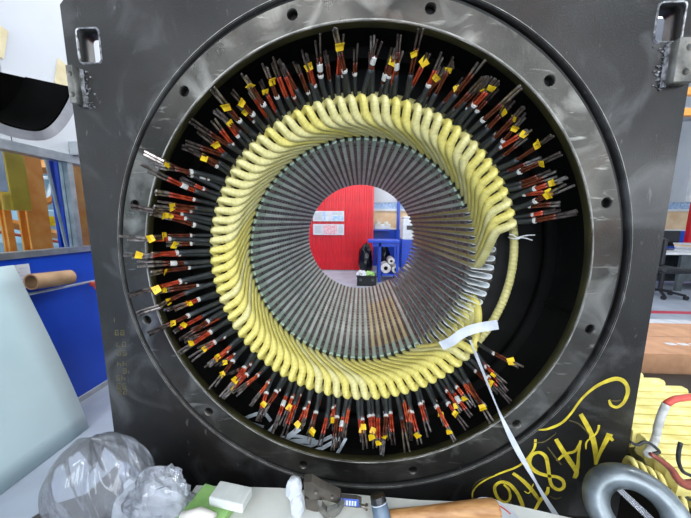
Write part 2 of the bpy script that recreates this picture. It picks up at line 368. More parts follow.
# steel tie rod along the blue panel + red clamp, cardboard tube, notice
a = atX(15, 297, WX+.03); b = atX(99, 280, WX+.03)
t = thing('steel_rod', (WX+.03, a.y, a.z), 'thin grey steel rod fixed along the blue booth panel', 'rod')
part('rod', MB().tube([a+(a-b)*1.2, b+(b-a)*.6], .008, 8), M['alu'], t)
part('bracket', MB().rbox(a.lerp(b, .1)+Vector((-.015, 0, 0)), (.03, .03, .03), .003), M['grey'], t)
part('bracket', MB().rbox(a.lerp(b, 1.4)+Vector((-.015, 0, 0)), (.03, .03, .03), .003), M['grey'], t)
cl = atX(91, 283, WX+.04)
solo('red_clamp', MB().rbox(cl+Vector((.012, 0, -.005)), (.025, .03, .028), .006).tube([cl+Vector((.01, 0, -.01)), cl+Vector((.02, .02, -.06)), cl+Vector((.012, .035, -.075))], .006, 8), M['rust'], 'small red clamp gripping the steel rod on blue panel', 'clamp')
a = atX(31, 282, WX+.06); b = atX(70, 277, WX+.06)
tb = thing('cardboard_tube', (WX+.06, a.y, a.z), 'brown cardboard tube resting on the rod against blue panel', 'tube')
ax = (b-a).normalized()
part('tube_wall', MB().tube([a, b], .045, 20, caps=False), M['tubecard'], tb, smooth=True)
part('tube_inside', MB().tube([a+ax*.0005, b-ax*.0005], .037, 20, caps=False), M['tubecard'], tb, smooth=True)
def annulus(c, d, r0, r1, n=20):
    d = d.normalized(); n1 = d.orthogonal().normalized(); n2 = d.cross(n1); mb = MB(); vs = []
    for i in range(n):
        k = n1*math.cos(2*PI*i/n)+n2*math.sin(2*PI*i/n); vs += [c+k*r0, c+k*r1]
    return mb.add(vs, [(2*i, 2*i+1, (2*i+3) % (2*n), (2*i+2) % (2*n)) for i in range(n)])
part('tube_rim', annulus(a, ax, .037, .045), M['card'], tb); part('tube_rim', annulus(b, ax, .037, .045), M['card'], tb)
a = atX(8, 266, WX+.002); b = atX(29, 264, WX+.002); c = atX(31, 287, WX+.002)
nt_ = thing('paper_notice', (WX, a.y, c.z), 'white printed paper notice stuck on blue panel behind cardboard tube', 'notice')
part('sheet', MB().bbox((WX+.0005, a.y, c.z), (WX+.0025, b.y, a.z)), M['paper'], nt_)
for i in range(5):
    z = a.z-.02-i*.02; part('text_line', MB().bbox((WX+.0025, a.y+.01, z), (WX+.003, b.y-.012-.02*(i % 2), z-.006)), M['ink_grey'], nt_)

# workshop hall behind the booth window
def post(name, px0, px1, X, z0, z1, m, label, cat, group=None, d=.14):
    a = atX(px0, 200, X); b = atX(px1, 200, X); mb = MB(); wd = abs(b.y-a.y); y = (a.y+b.y)/2
    t = thing(name, (X, y, z0), label, cat, group)
    part('web', MB().bbox((X-d/2, y-.01, z0), (X+d/2, y+.01, z1)), m, t)
    for s_ in (-1, 1): part('flange', MB().bbox((X+s_*d/2-.012, y-wd/2, z0), (X+s_*d/2+.012, y+wd/2, z1)), m, t)
    return t
t = thing('overhead_hoist', atX(10, 190, -3.0), 'yellow overhead hoist carriage with grey panel, seen through booth window', 'hoist')
a = atX(-40, 165, -3.0); b = atX(30, 190, -3.0)
zb = atX(10, 210, -3).z
part('frame_post', MB().rbox((-3.05, b.y-.07, (zb+4.6)/2), (.1, .14, 4.6-zb), .01), M['yellow'], t)
part('cross_beam', MB().rbox((-3.05, (a.y+b.y)/2-.2, zb+.07), (.08, abs(b.y-a.y), .14), .01), M['yellow'], t)
part('grey_panel', MB().rbox((-2.985, (a.y+b.y)/2-.22, zb+.38), (.03, abs(b.y-a.y)+.1, .46), .005), M['lightgrey'], t)
post('gantry_post', 20, 42, -4.0, 0, 3.6, M['orange'], 'broad orange steel column right of yellow machine, behind booth glass', 'column', d=.1)
post('gantry_post', -1, 6, -4.3, 0, 3.6, M['orange'], 'orange steel column at left edge of booth window, behind glass', 'column', d=.06)
post('blue_column', 57, 66, -2.5, 0, 3.8, M['blue'], 'blue steel column behind booth glass next to aluminium mullion', 'column', d=.06)
post('gantry_post', 74, 82, -3.4, 0, 3.6, M['orange'], 'orange steel column right of blue column, behind booth glass', 'column', d=.06)
def beam(p, q, X, r, m, label, name='gantry_beam', cat='beam', group='orange gantry bracing'):
    a = atX(*p, X); b = atX(*q, X); d = (b-a).normalized(); mb = MB().tube([a-d*.2, b+d*.2], (r), 4, shape=None)
    return solo(name, mb, m, label, cat, group)
beam((28, 168), (56, 166), -4.4, .09, M['orange'], 'orange upper beam of gantry behind booth glass')
beam((35, 208), (60, 195), -4.45, .045, M['orange'], 'orange diagonal brace rising right of broad gantry column')
beam((0, 221), (62, 236), -4.5, .06, M['orange'], 'orange sloping brace crossing low behind broad gantry column')
beam((0, 232), (66, 243), -4.6, .02, M['rust'], 'thin rust red rail below the sloping orange brace')
a = atX(46, 160, -2.2); b = atX(66, 245, -2.2); d = (b-a)/(b.z-a.z)
solo('hanging_cable', MB().tube([a+d*(4.6-a.z), b-d*b.z], .01, 6), M['grey'], 'grey slanting cable behind booth glass left of blue column', 'cable')
tr = thing('roof_truss', atX(45, 190, -6), 'white lattice truss high behind the orange gantry', 'truss')
for (p, q) in [((30, 178), (60, 178)), ((30, 200), (60, 204)), ((32, 200), (40, 179)), ((40, 179), (46, 202)), ((46, 202), (53, 179)), ((53, 179), (58, 203))]:
    part('truss_bar', MB().tube([atX(*p, -6), atX(*q, -6)], .035, 6), M['lightgrey'], tr)
q = atX(50, 226, -5.5)
solo('pale_container', MB().rbox((q.x, q.y, q.z), (.5, 1.1, .55), .02).rbox((q.x+.24, q.y, q.z-.9), (.06, 1.0, 1.2), .01), M['skyblue'], 'pale blue container low behind orange gantry braces', 'container')
ya = atX(51, 221, -5.2)
solo('warning_sign', MB().rbox((-5.2, ya.y, ya.z), (.01, .28, .16), .003), M['tag'], 'small yellow warning sign on pale blue container', 'sign')

# pressboard sheet leaning in front of the booth wall
p0 = atZ(0, 497, 0); p1 = atZ(88, 428, 0)
mb = MB(); nu, nv = 14, 10; vs = []
Xf = (p0.x+p1.x)/2
for j in range(nv+1):
    v = j/nv; z = v*.98
    for i in range(nu+1):
        u = i/nu
        e = atX(88-70*v**.85, 428-138*v, Xf-.16*v)
        y0_ = -.9; y1_ = p1.y+(e.y-p1.y)*v if v else p1.y
        y = y0_+(y1_-y0_)*u
        vs.append(Vector((Xf-.16*v-.05*math.sin(PI*u)*v, y, .003+z)))
fs = [(j*(nu+1)+i, j*(nu+1)+i+1, (j+1)*(nu+1)+i+1, (j+1)*(nu+1)+i) for j in range(nv) for i in range(nu)]
mb.add(vs, fs); k = len(vs); mb.add([v-Vector((.003, 0, 0)) for v in vs], [f[::-1] for f in fs])
rim = [i for i in range(nu+1)]+[j*(nu+1)+nu for j in range(1, nv+1)]+[nv*(nu+1)+i for i in range(nu-1, -1, -1)]+[j*(nu+1) for j in range(nv-1, 0, -1)]
for i in range(len(rim)): a_, b_ = rim[i], rim[(i+1) % len(rim)]; mb.f.append((a_, b_, b_+k, a_+k)); mb.mi.append(0)
solo('insulation_sheet', mb, M['teal'], 'large pale blue-green pressboard sheet leaning before the blue panel', 'sheet', smooth=True)

# curved sheet cover hanging at upper left (dark inside, grey rim)
cs = thing('curved_cover', atX(20, 140, -1.45), 'curved sheet metal cover with black inside beside the steel plate', 'cover')
ca = atX(-4, 40, -1.42)
near = [atX(x, y, -1.30) for x, y in [(-40, 55), (-30, 95), (-8, 118), (15, 128), (40, 131), (55, 121), (66, 104), (73, 88)]]
far = [p+Vector((-.34, .10, .10)) for p in near]
near = smooth_path(near, 28); far = smooth_path(far, 28)
def sheet_between(A, B, off):
    mb = MB(); k = len(A); nrm = []
    for i in range(k):
        t_ = (A[min(i+1, k-1)]-A[max(i-1, 0)]).normalized(); w_ = (B[i]-A[i]).normalized(); nrm.append(t_.cross(w_).normalized())
    vs = []
    for i in range(k): vs += [A[i], B[i], B[i]+nrm[i]*off, A[i]+nrm[i]*off]
    fs = []
    for i in range(k-1):
        for j in range(4): fs.append((i*4+j, i*4+(j+1) % 4, (i+1)*4+(j+1) % 4, (i+1)*4+j))
    fs += [(3, 2, 1, 0), tuple((k-1)*4+j for j in range(4))]
    return mb.add(vs, fs)
part('outer_skin', sheet_between(near, far, -.035), M['shell_out'], cs, auto=40)
part('inner_lining', sheet_between([p+(f_-p)*.0 for p, f_ in zip(near, far)], far, .006), M['shell_in'], cs, auto=40)
part('back_disc', MB().add([p for p in far]+[sum(far, Vector())/len(far)+Vector((0, 0, .12))], [(i, i+1, len(far)) for i in range(len(far)-1)]), M['shell_in'], cs)
q0 = atX(68, 88, -1.5)
for (x, y, ww, hh, lb) in [(63, 75, .075, .16, 'beige masking tape strip on white wall above curved cover tip'), (-2, 40, .06, .16, 'beige masking tape strip at far left of white wall')]:
    q = atX(x, y, WX+.004)
    R = Matrix.Rotation(math.radians(-14), 3, 'X')
    solo('tape_strip', MB().box(q, (.003, ww, hh), R), M['masking'], lb, 'tape')

# far wall behind the bore: corrugated red door
RY = 5.75
dr = thing('red_sliding_door', (-.8, RY, 0), 'tall red corrugated sliding door seen through the bore', 'door')
x0, x1 = -3.6, .29
part('door_sheet', MB().bbox((x0, RY+.02, .02), (x1, RY+.06, 3.4)), M['red'], dr)
n = 34
for i in range(n):
    xx = x0+.06+i*(x1-x0-.12)/(n-1)
    part('rib', MB().prism([(xx-.03, 0), (xx-.018, .02), (xx+.018, .02), (xx+.03, 0)], 0, 1).__class__().add([(xx-.035, RY+.02, .02), (xx-.02, RY, .02), (xx+.02, RY, .02), (xx+.035, RY+.02, .02), (xx-.035, RY+.02, 3.4), (xx-.02, RY, 3.4), (xx+.02, RY, 3.4), (xx+.035, RY+.02, 3.4)], [(0, 1, 5, 4), (1, 2, 6, 5), (2, 3, 7, 6), (0, 3, 2, 1), (4, 5, 6, 7), (0, 4, 7, 3)]), M['red'], dr)
part('edge_channel', MB().bbox((x1-.03, RY-.02, .02), (x1+.03, RY+.07, 3.4)), M['red'], dr)
def poster(z0, z1, lb, blocks):
    t = thing('poster', (-.79, RY-.012, z0), lb, 'poster')
    part('sheet', MB().bbox((-1.17, RY-.012, z0), (-.4, RY-.006, z1)), M['paper'], t)
    for (u0, u1, v0, v1, m) in blocks:
        part('print_block', MB().bbox((-1.17+.77*u0, RY-.0135, z0+(z1-z0)*v0), (-1.17+.77*u1, RY-.012, z0+(z1-z0)*v1)), M[m], t)
poster(1.235, 1.485, 'upper white poster with pale blue print on red door', [(.05, .27, .15, .85, 'ink_grey'), (.31, .4, .1, .9, 'ink_blue'), (.6, .97, .1, .5, 'ink_blue'), (.62, .95, .62, .85, 'ink_grey')])
poster(.9, 1.165, 'lower white poster with reddish picture on red door', [(.06, .26, .15, .85, 'ink_grey'), (.33, .78, .08, .92, 'ink_red'), (.82, .96, .2, .8, 'ink_grey')])
# blue partition right of the red door, with glazing and board
PY = 6.6
pw = thing('wall_back', (1.8, PY, 0), None, None, kind='structure')
part('lower_panel', MB().bbox((.3, PY, 0), (9, PY+.06, 1.02)), M['blue'], pw)
part('panel_rail', MB().bbox((.3, PY-.02, 1.02), (9, PY+.08, 1.06)), M['lightgrey'], pw)
part('beige_board', MB().bbox((.3, PY+.02, 1.06), (9, PY+.05, 1.52)), M['beige'], pw)
part('top_rail', MB().bbox((.3, PY-.02, 1.52), (9, PY+.08, 1.58)), M['lightgrey'], pw)
part('glazing', MB().bbox((.3, PY+.02, 1.58), (9, PY+.03, 1.75)), M['ink_blue'], pw)
part('upper_wall', MB().bbox((.3, PY, 1.75), (9, PY+.06, 4.6)), M['white'], pw)
q = atY(398, 225, PY-.1)
bp = thing('blue_post', (q.x, PY-.1, 0), 'slim blue square post in front of the beige board', 'post')
part('shaft', MB().rbox((q.x, PY-.1, .95), (.07, .07, 1.9), .005), M['blue'], bp); part('foot_plate', MB().rbox((q.x, PY-.1, .01), (.16, .16, .02), .004), M['blue'], bp)
# blue work bench with rolls beneath, behind the bore
BY = 4.75
bt = thing('blue_bench', (.5, BY, 0), 'blue steel work bench seen through the bore', 'bench')
part('bench_top', MB().rbox((.48, BY, .83), (.64, .56, .05), .006), M['blue'], bt)
for (x, y) in ((.40, BY-.22), (.76, BY-.22), (.40, BY+.22), (.76, BY+.22)): part('leg', MB().rbox((x, y, .4025), (.05, .05, .805), .004), M['blue'], bt)
part('shelf', MB().rbox((.62, BY, .15), (.34, .5, .03), .004), M['blue'], bt)
part('apron', MB().rbox((.5, BY-.23, .765), (.5, .03, .08), .004), M['blue'], bt)
def roll(x, z, r, y, lb):
    t = thing('paper_roll', (x, y, z-r), lb, 'roll', 'rolls under the blue bench')
    part('winding', MB().lathe([(r*.38, -.16), (r*.97, -.16), (r, -.15), (r, .16), (r*.38, .16), (r*.38, -.16)], (x, y, z), n=28), M['rollwhite'], t, auto=40)
    part('core_tube', MB().lathe([(r*.3, -.165), (r*.38, -.165), (r*.38, .165), (r*.3, .165), (r*.3, -.165)], (x, y, z), n=20), M['black'], t, auto=40)
roll(.535, .275, .105, BY, 'large white roll under blue bench, nearest the crate')
roll(.74, .25, .08, BY, 'white roll at right end of shelf under blue bench')
roll(.93, .10, .10, BY-.3, 'white roll on the floor right of blue bench')
roll(.645, .425, .07, BY, 'small roll lying on top between two white rolls')
roll(.98, .28, .08, BY-.28, 'small roll on top of the floor roll right of bench')
def lump(c, d, seed, amp=.18, sub=4, sq=1.):
    bm = bmesh.new(); bmesh.ops.create_icosphere(bm, subdivisions=sub, radius=1); bm.verts.ensure_lookup_table(); bm.verts.index_update(); mb = MB(); vs = []
    for v in bm.verts:
        p = v.co.normalized(); k = 1+amp*noise.noise(p*1.7+Vector((seed, 0, 0)))+amp*.9*abs(noise.noise(p*4.1+Vector((0, seed, 0))))+amp*.4*noise.noise(p*9+Vector((0, 0, seed)))
        q = p*k; q = Vector((math.copysign(abs(q.x)**sq, q.x), math.copysign(abs(q.y)**sq, q.y), math.copysign(abs(q.z)**sq, q.z)))
        vs.append(Vector(c)+Vector((q.x*d[0], q.y*d[1], q.z*d[2])))
    fs = [[v.index for v in f.verts] for f in bm.faces]; bm.free(); return mb.add(vs, fs)
solo('bin_bag', lump((.12, BY+.5, .37), (.16, .16, .34), 3, .2), M['binbag'], 'black bin bag standing beside the red door', 'bag', 'black bags by the bench', smooth=True)
solo('bin_bag', lump((.53, BY+.52, .40), (.14, .14, .38), 8, .2), M['binbag'], 'black bin bag standing behind the blue bench', 'bag', 'black bags by the bench', smooth=True)
cr = thing('black_crate', (.24, 4.35, 0), 'black plastic crate filled with white scraps before blue bench', 'crate')
cx0, cx1, cy0, cy1 = -.05, .32, 4.15, 4.5
part('crate_wall', MB().bbox((cx0, cy0, .01), (cx1, cy0+.015, .2)), M['black'], cr); part('crate_wall', MB().bbox((cx0, cy1-.015, .01), (cx1, cy1, .2)), M['black'], cr)
part('crate_wall', MB().bbox((cx0, cy0+.015, .01), (cx0+.015, cy1-.015, .2)), M['black'], cr); part('crate_wall', MB().bbox((cx1-.015, cy0+.015, .01), (cx1, cy1-.015, .2)), M['black'], cr)
part('crate_bottom', MB().bbox((cx0, cy0, 0), (cx1, cy1, .01)), M['black'], cr)
part('rim', MB().bbox((cx0-.012, cy0-.012, .185), (cx1+.012, cy0, .2)), M['black'], cr)
for xx in (.02, .25): part('handle_clip', MB().rbox((xx, cy0-.01, .12), (.05, .02, .05), .004), M['desk'], cr)
solo('paper_scrap', lump((.04, 4.3, .2), (.1, .12, .07), 5, .3, 3), M['paper'], 'crumpled white paper at left in the black crate', 'paper', 'scraps in the crate')
solo('paper_scrap', lump((.2, 4.33, .2), (.1, .12, .055), 9, .3, 3), M['green'], 'crumpled pale green scrap at right in the black crate', 'paper', 'scraps in the crate')
a = atY(382, 226, PY-.35)
wk = thing('white_appliance', (a.x, PY-.35, 1.06), 'small white twin-roller appliance on the ledge before beige board', 'appliance')
part('ledge', MB().rbox((a.x-.02, PY-.25, 1.01), (.5, .48, .04), .004), M['blue'], wk)
part('case', MB().rbox((a.x, PY-.35, 1.1), (.42, .25, .14), .02), M['lightgrey'], wk)
for s_ in (-.1, .1): part('roller', MB().lathe([(0, -.13), (.06, -.13), (.06, .13), (0, .13)], (a.x+s_, PY-.36, 1.18), n=16), M['rollwhite'], wk, auto=40)
a = atY(407, 235, 5.2)
mc = thing('white_printer', (a.x+.05, 5.2, .86), 'white office machine at right edge of bore view', 'printer')
part('stand', MB().rbox((a.x+.1, 5.2, .42), (.5, .5, .84), .01), M['blue'], mc)
part('body', MB().rbox((a.x+.1, 5.2, 1.06), (.46, .45, .44), .02), M['lightgrey'], mc)
part('tray_slot', MB().rbox((a.x+.1, 4.97, 1.1), (.3, .02, .09), .004), M['black'], mc); part('lid', MB().rbox((a.x+.1, 5.2, 1.31), (.44, .43, .06), .015), M['lightgrey'], mc)

# right background: desk, monitor, chair, post
lg = atZ(677, 291, 0); DY = lg.y-.07; fl = atY(651, 252.5, DY); DX, DZ = fl.x, fl.z
dk = thing('office_desk', (DX+.6, DY+.4, 0), 'dark grey office desk right of the machine', 'desk')
part('desk_top', MB().rbox((DX+.85, DY+.4, DZ-.02), (1.7, .8, .04), .006), M['lightgrey'], dk)
part('side_panel', MB().rbox((DX+1.65, DY+.4, DZ/2-.02), (.04, .7, DZ-.04), .004), M['desk'], dk)
part('modesty_panel', MB().rbox((lg.x+.5, DY+.07, DZ-.28), (1.0, .025, .46), .004), M['desk'], dk)
part('leg', MB().rbox((lg.x, DY+.07, DZ/2-.02), (.09, .05, DZ-.04), .004), M['desk'], dk)
part('back_panel', MB().rbox((DX+.85, DY+.76, DZ-.36), (1.6, .02, .6), .004), M['desk'], dk)
part('rear_leg', MB().rbox((DX+.08, DY+.70, DZ/2-.02), (.06, .05, DZ-.04), .004), M['desk'], dk)
mq = atY(666, 245, DY+.55); mx_ = mq.x
mo = thing('monitor', (mx_, DY+.55, DZ), 'black flat monitor on the grey desk', 'monitor')
part('screen', MB().rbox((mx_, DY+.55, DZ+.22), (.42, .035, .30), .006), M['monitor'], mo); part('neck', MB().rbox((mx_, DY+.58, DZ+.065), (.06, .03, .12), .004), M['monitor'], mo); part('foot', MB().rbox((mx_, DY+.56, DZ+.007), (.24, .18, .014), .004), M['monitor'], mo)
for i in range(5):
    h = DZ+.03*i
    solo('paper_stack', MB().rbox((atY(684, 250, DY+.25).x+.18+.02*(i % 2), DY+.25+.01*i, h+.0148), (.42-.02*(i % 3), .26, .0295), .003), M[['paper', 'ink_grey', 'paper', 'beige', 'paper'][i]], ['white document pad at bottom of desk stack', 'grey folder second in desk stack', 'white document pad third in desk stack', 'tan folder fourth in desk stack', 'white paper pad on top of desk stack'][i], 'papers', 'documents on the desk')
cq = atY(653, 275, DY+.35); ch = thing('office_chair', (DX-.1, DY-.32, 0), 'black swivel office chair in front of the grey desk', 'chair')
cx, cy = DX-.10, DY-.32
part('seat', MB().rbox((cx, cy, .46), (.46, .46, .08), .03), M['black'], ch); part('column', MB().tube([(cx, cy, .1), (cx, cy, .42)], .03, 10), M['black'], ch)
part('backrest', MB().rbox((cx-.24, cy, .76), (.06, .42, .44), .025), M['black'], ch)
for i in range(5):
    a_ = 2*PI*i/5+.3; part('base_leg', MB().tube([(cx, cy, .11), (cx+.28*math.cos(a_), cy+.28*math.sin(a_), .07)], .02, 6), M['black'], ch)
    part('caster', MB().lathe([(0, -.015), (.035, -.015), (.035, .015), (0, .015)], (cx+.28*math.cos(a_), cy+.28*math.sin(a_), .036), n=12), M['black'], ch)
q = atY(689.5, 215, 5.9)
rp = thing('red_white_post', (q.x, 5.9, 0), 'red and white safety post at right edge beyond the desk', 'post')
part('red_shaft', MB().rbox((q.x+.08, 5.9, .85), (.12, .1, 1.7), .01), M['red'], rp); part('white_shaft', MB().rbox((q.x+.03, 5.9, 2.7), (.26, .1, 2.0), .01), M['lightgrey'], rp)
q = atY(683, 108, 2.6)
rk = thing('orange_rack', (q.x, 2.6, 0), 'orange storage rack shelf end behind the right steel lug', 'rack')
for dz in (0, .22): part('shelf_beam', MB().rbox((q.x+.5, 2.6, q.z-.05+dz), (1.2, .06, .08), .006), M['orange'], rk)
part('upright', MB().rbox((q.x+1.0, 2.6, 1.6), (.09, .09, 3.2), .006), M['orange'], rk); part('shelf_board', MB().rbox((q.x+.5, 2.8, q.z-.0), (1.2, .4, .02), .004), M['grey'], rk)
# floor stripe and sheet
a = atZ(654, 312, 0); struct('trim_1', MB().bbox((3.5, a.y-.06, 0), (8, a.y+.05, .003)), M['stripe'])
solo('floor_sheet', MB().add([(3.2, 2.15, .002), (4.3, 2.2, .002), (4.1, 2.6, .002), (3.1, 2.62, .002), (3.2, 2.15, .006), (4.3, 2.2, .006), (4.1, 2.6, .006), (3.1, 2.62, .006)], [(0, 1, 2, 3), (4, 5, 6, 7), (0, 1, 5, 4), (1, 2, 6, 5), (2, 3, 7, 6), (3, 0, 4, 7)]), M['paper'], 'white sheet lying on the floor before the desk', 'sheet')

# ================================================================== THE STATOR
CZ = Vector((0, 0, ZC))
st = thing('stator_housing', (0, 0, .2), 'square dark steel stator housing end with round flanged opening', 'stator')
HW = 1.19*S; TOP = ZC+1.05*S; BOT = .2
PT = .05                                              # plate thickness
def rrect(cx, cz, hw, hh, r, n=5, tilt=0):
    o = []
    for (sx, sz, a0) in ((1, 1, 0), (-1, 1, 90), (-1, -1, 180), (1, -1, 270)):
        for i in range(n+1):
            a = math.radians(a0+90*i/n); o.append((cx+sx*(hw-r)+r*math.cos(a), cz+sz*(hh-r)+r*math.sin(a)))
    return o
def slot_c(x0, y0, x1, y1):
    a = atY(x0, y0, 0); b = atY(x1, y1, 0); return ((a.x+b.x)/2, (a.z+b.z)/2, abs(b.x-a.x)/2, abs(b.z-a.z)/2)
sl = slot_c(76.5, 29, 102, 63); sr = (-sl[0]+.004, sl[1]+.008, sl[2], sl[3])
cham = .015
outer = [(-HW, BOT), (HW, BOT), (HW, TOP-cham), (HW-cham, TOP), (-HW+cham, TOP), (-HW, TOP-cham)]
plate_me = fill2d('end_plate', [outer, circ(1.071*S, 160, .010*S, ZC), rrect(*sl, .012), rrect(*sr, .012)], PT, M['plate'], 0)
inst('end_plate', plate_me, st, Matrix.Identity(4))
# flange ring with twelve bolt holes
holes = [circ(.0215*S, 20, S*math.cos(math.radians(105.23-30*i)), ZC+S*math.sin(math.radians(105.23-30*i))) for i in range(12)]
ring_me = fill2d('flange_ring', [circ(1.043*S, 160, 0, ZC), circ(.934*S, 160, 0, ZC)]+holes, .026, M['ring'], .002)
rg = inst('flange_ring', ring_me, st, Matrix.Identity(4))
part('ring_bore_coat', MB().lathe([(.9335*S, .004), (.9335*S, .0285), (.95*S, .029)], CZ, n=160), M['ring_in'], rg, smooth=True)
part('groove_floor', MB().lathe([(1.0435*S, .014), (1.065*S, .014), (1.065*S, .05), (1.0435*S, .05), (1.0435*S, .014)], CZ, n=120), M['cavity'], st, auto=30)
for i in range(12):
    a = math.radians(105.23-30*i); c = Vector((S*math.cos(a), 0, ZC+S*math.sin(a)))
    part('bolt_hole_bottom', MB().lathe([(0, .027), (.0225*S, .027), (.0225*S, .034), (0, .034)], c, n=16), M['cavity'], rg)
# rim highlights: machined bevel of the ring mouth
part('mouth_bevel', MB().lathe([(.9335*S, .006), (.938*S, .0012), (.942*S, .0012)], CZ, n=160), M['lug'], rg, smooth=True)
part('hole_edge', MB().lathe([(1.0705*S, .003), (1.0735*S, -.0004), (1.076*S, .0002)], CZ+Vector((.010*S, 0, 0)), n=160), M['lug'], st, smooth=True)
# casing and bulkhead behind the plate
part('casing', MB().lathe([(1.085*S, PT), (1.1*S, PT), (1.1*S, 2.3*S), (1.085*S, 2.3*S), (1.085*S, PT)], CZ, n=96), M['cavity'], st, auto=40)
part('bulkhead', MB().lathe([(.9*S, .485*S), (1.084*S, .485*S), (1.084*S, .5*S), (.9*S, .5*S), (.9*S, .485*S)], CZ, n=96), M['cavity'], st, auto=40)
part('inner_step', MB().lathe([(1.03*S, .40*S), (1.084*S, .40*S), (1.084*S, .42*S), (1.03*S, .42*S), (1.03*S, .40*S)], CZ, n=96), M['cavity'], st, auto=40)
part('rear_plate', MB().lathe([(.80*S, 2.2*S), (1.084*S, 2.2*S), (1.084*S, 2.24*S), (.80*S, 2.24*S), (.80*S, 2.2*S)], CZ, n=96), M['cavity'], st, auto=40)
for th in (-14, -62, 20, 160, 205):
    part('casing_rib', MB().tube([cyl(1.075, th, .08), cyl(1.075, th, .39)], .006, 6), M['cavity'], st)
wl = []
for i in range(40):
    wl.append(atY(566.5+1.2*math.sin(i*1.7)-i*.13, 232+i*2.6, .36*S)+Vector((0, .0015*math.sin(i*2.3), 0)))
part('weld_seam', MB().tube(wl, [.0035+.0012*math.sin(i*2.1) for i in range(40)], 6), M['core'], st)
part('end_stiffener', MB().bbox((atY(563, 230, .37*S).x, .37*S, ZC-.42*S), (atY(568, 230, .37*S).x, .40*S, ZC+.25*S)), M['cavity'], st)
# mounting feet beside the plate
for s_ in (-1, 1):
    za, zb = atY(650, 298, PT).z, atY(645, 372, PT).z
    part('side_foot', MB().bbox((s_*(HW-.08), PT+.002, zb), (s_*(HW+.026), PT+.10, za)), M['plate'], st)
# lifting lugs with two holes each, weld spatter
def lug(x0, y0, x1, y1, mirror):
    a = atY(x0, y0, -.02); b = atY(x1, y1, -.02); z0, z1 = min(a.z, b.z), max(a.z, b.z); xs = sorted((a.x, b.x))
    cz_ = (z0+z1)/2; hh = (z1-z0)/2; cx_ = sum(xs)/2
    me = fill2d('lug_block', [[(xs[0], z0), (xs[1], z0), (xs[1], z1), (xs[0], z1)], circ(.0085, 14, cx_, cz_+hh*.55), circ(.0085, 14, cx_, cz_-hh*.55)], .04, M['lug'], -.03)
    l = inst('lug_block', me, st, Matrix.Identity(4))
    for k_ in (-1, 1): part('lug_hole_bottom', MB().lathe([(0, .008), (.01, .008)], (cx_, 0, cz_+k_*hh*.55), n=12), M['cavity'], l)
    mb = MB(); xw = xs[1] if not mirror else xs[0]
    for i in range(46):
        p = Vector((xw+(1 if not mirror else -1)*(abs(rnd.gauss(0, .012))+.002), -.001, cz_+rnd.uniform(-hh*1.15, hh))); r_ = rnd.uniform(.0015, .004)
        mb.tube([p+Vector((0, -r_*.8, 0)), p+Vector((0, .001, 0))], [r_*.5, r_], 5)
    part('weld_spatter', mb, M['weld'], l, kind='stuff', smooth=True)
    part('weld_fillet', MB().tube([(xw, -.004, z0-.004), (xw, -.004, cz_), (xw, -.004, z1)], .007, 6), M['weld'], l)
lug(69, 67, 80, 104, False); lug(676, 40, 690, 83, True)
for (c, hw_, hh_) in ((sl, sl[2], sl[3]), (sr, sr[2], sr[3])):
    pts = rrect(c[0], c[1], hw_+.001, hh_+.001, .012, 4); pts.append(pts[0])
    part('slot_edge_bead', MB().tube([(x, -.0005, z) for x, z in pts], [.0022+.0014*rnd.random() for _ in pts], 5, caps=False), M['weld'], st)
# painted writing on the plate: brush strokes traced on its face
def stroke(pts, wd, m='paint', n=None, name='paint_stroke'):
    P = smooth_path([Vector((x, y, 0)) for x, y in pts], n or max(6, 5*(len(pts)-1)))
    W = []
    k = len(P); w_ = wd if isinstance(wd, (list, tuple)) else (wd*.7, wd, wd*.75)
    for i in range(k):
        u = i/(k-1)*(len(w_)-1); j = min(int(u), len(w_)-2); px = w_[j]+(w_[j+1]-w_[j])*(u-j)
        W.append(px*.0028*(1+.12*noise.noise(Vector((i*.4, pts[0][0], 0)))))
    stroke.k = (stroke.k+1) % 12
    part(name, MB().ribbon([atY(p.x, p.y, -.0003-.00012*stroke.k) for p in P], W, (0, -1, 0), .0004), M[m], st)
stroke.k = 0
Z3 = lambda pts: [(465+x/6.642, 440+y/6.642) for x, y in pts]
Z4 = lambda pts: [(540+x/5.18, 370+y/5.18) for x, y in pts]
# flourishes
stroke(Z3([(48, 388), (52, 345), (85, 300), (150, 258), (240, 218), (330, 185), (385, 150), (430, 100), (462, 50), (468, -5)]), (1.8, 1.6, 2.2, 2.6, 2.4, 3))
stroke(Z3([(44, 350), (60, 300), (110, 260), (200, 232)]), 1, 'paint_faint')
stroke(Z4([(-8, 310), (40, 305), (110, 275), (160, 225), (215, 150), (280, 92), (345, 58), (400, 45), (440, 65), (455, 110), (435, 165), (400, 192), (368, 182), (358, 155)]), (1.6, 3.5, 2.5, 3.2, 5, 4.4, 4.2, 3.2, 2.4))
stroke(Z4([(362, 158), (395, 160), (420, 155)]), 1.6, 'paint_faint')
# 7 (upside down)
stroke(Z4([(210, 228), (245, 290), (272, 350), (286, 420), (288, 490)]), (4.5, 5.5, 6, 5.5, 3.5))
stroke(Z4([(288, 490), (310, 430), (340, 370), (362, 330)]), (3, 4, 5.5, 7.5))
stroke(Z4([(346, 330), (378, 366)]), (2.6, 4.2, 3.4), n=6)
stroke(Z4([(150, 260), (205, 282), (255, 335)]), (1.2, 1.6, 1.6), 'paint_faint'); stroke(Z4([(255, 350), (285, 335), (302, 305), (305, 285)]), (1.6, 2.2, 2.6, 2.8))
stroke(Z4([(270, 345), (240, 375), (238, 410)]), 2)
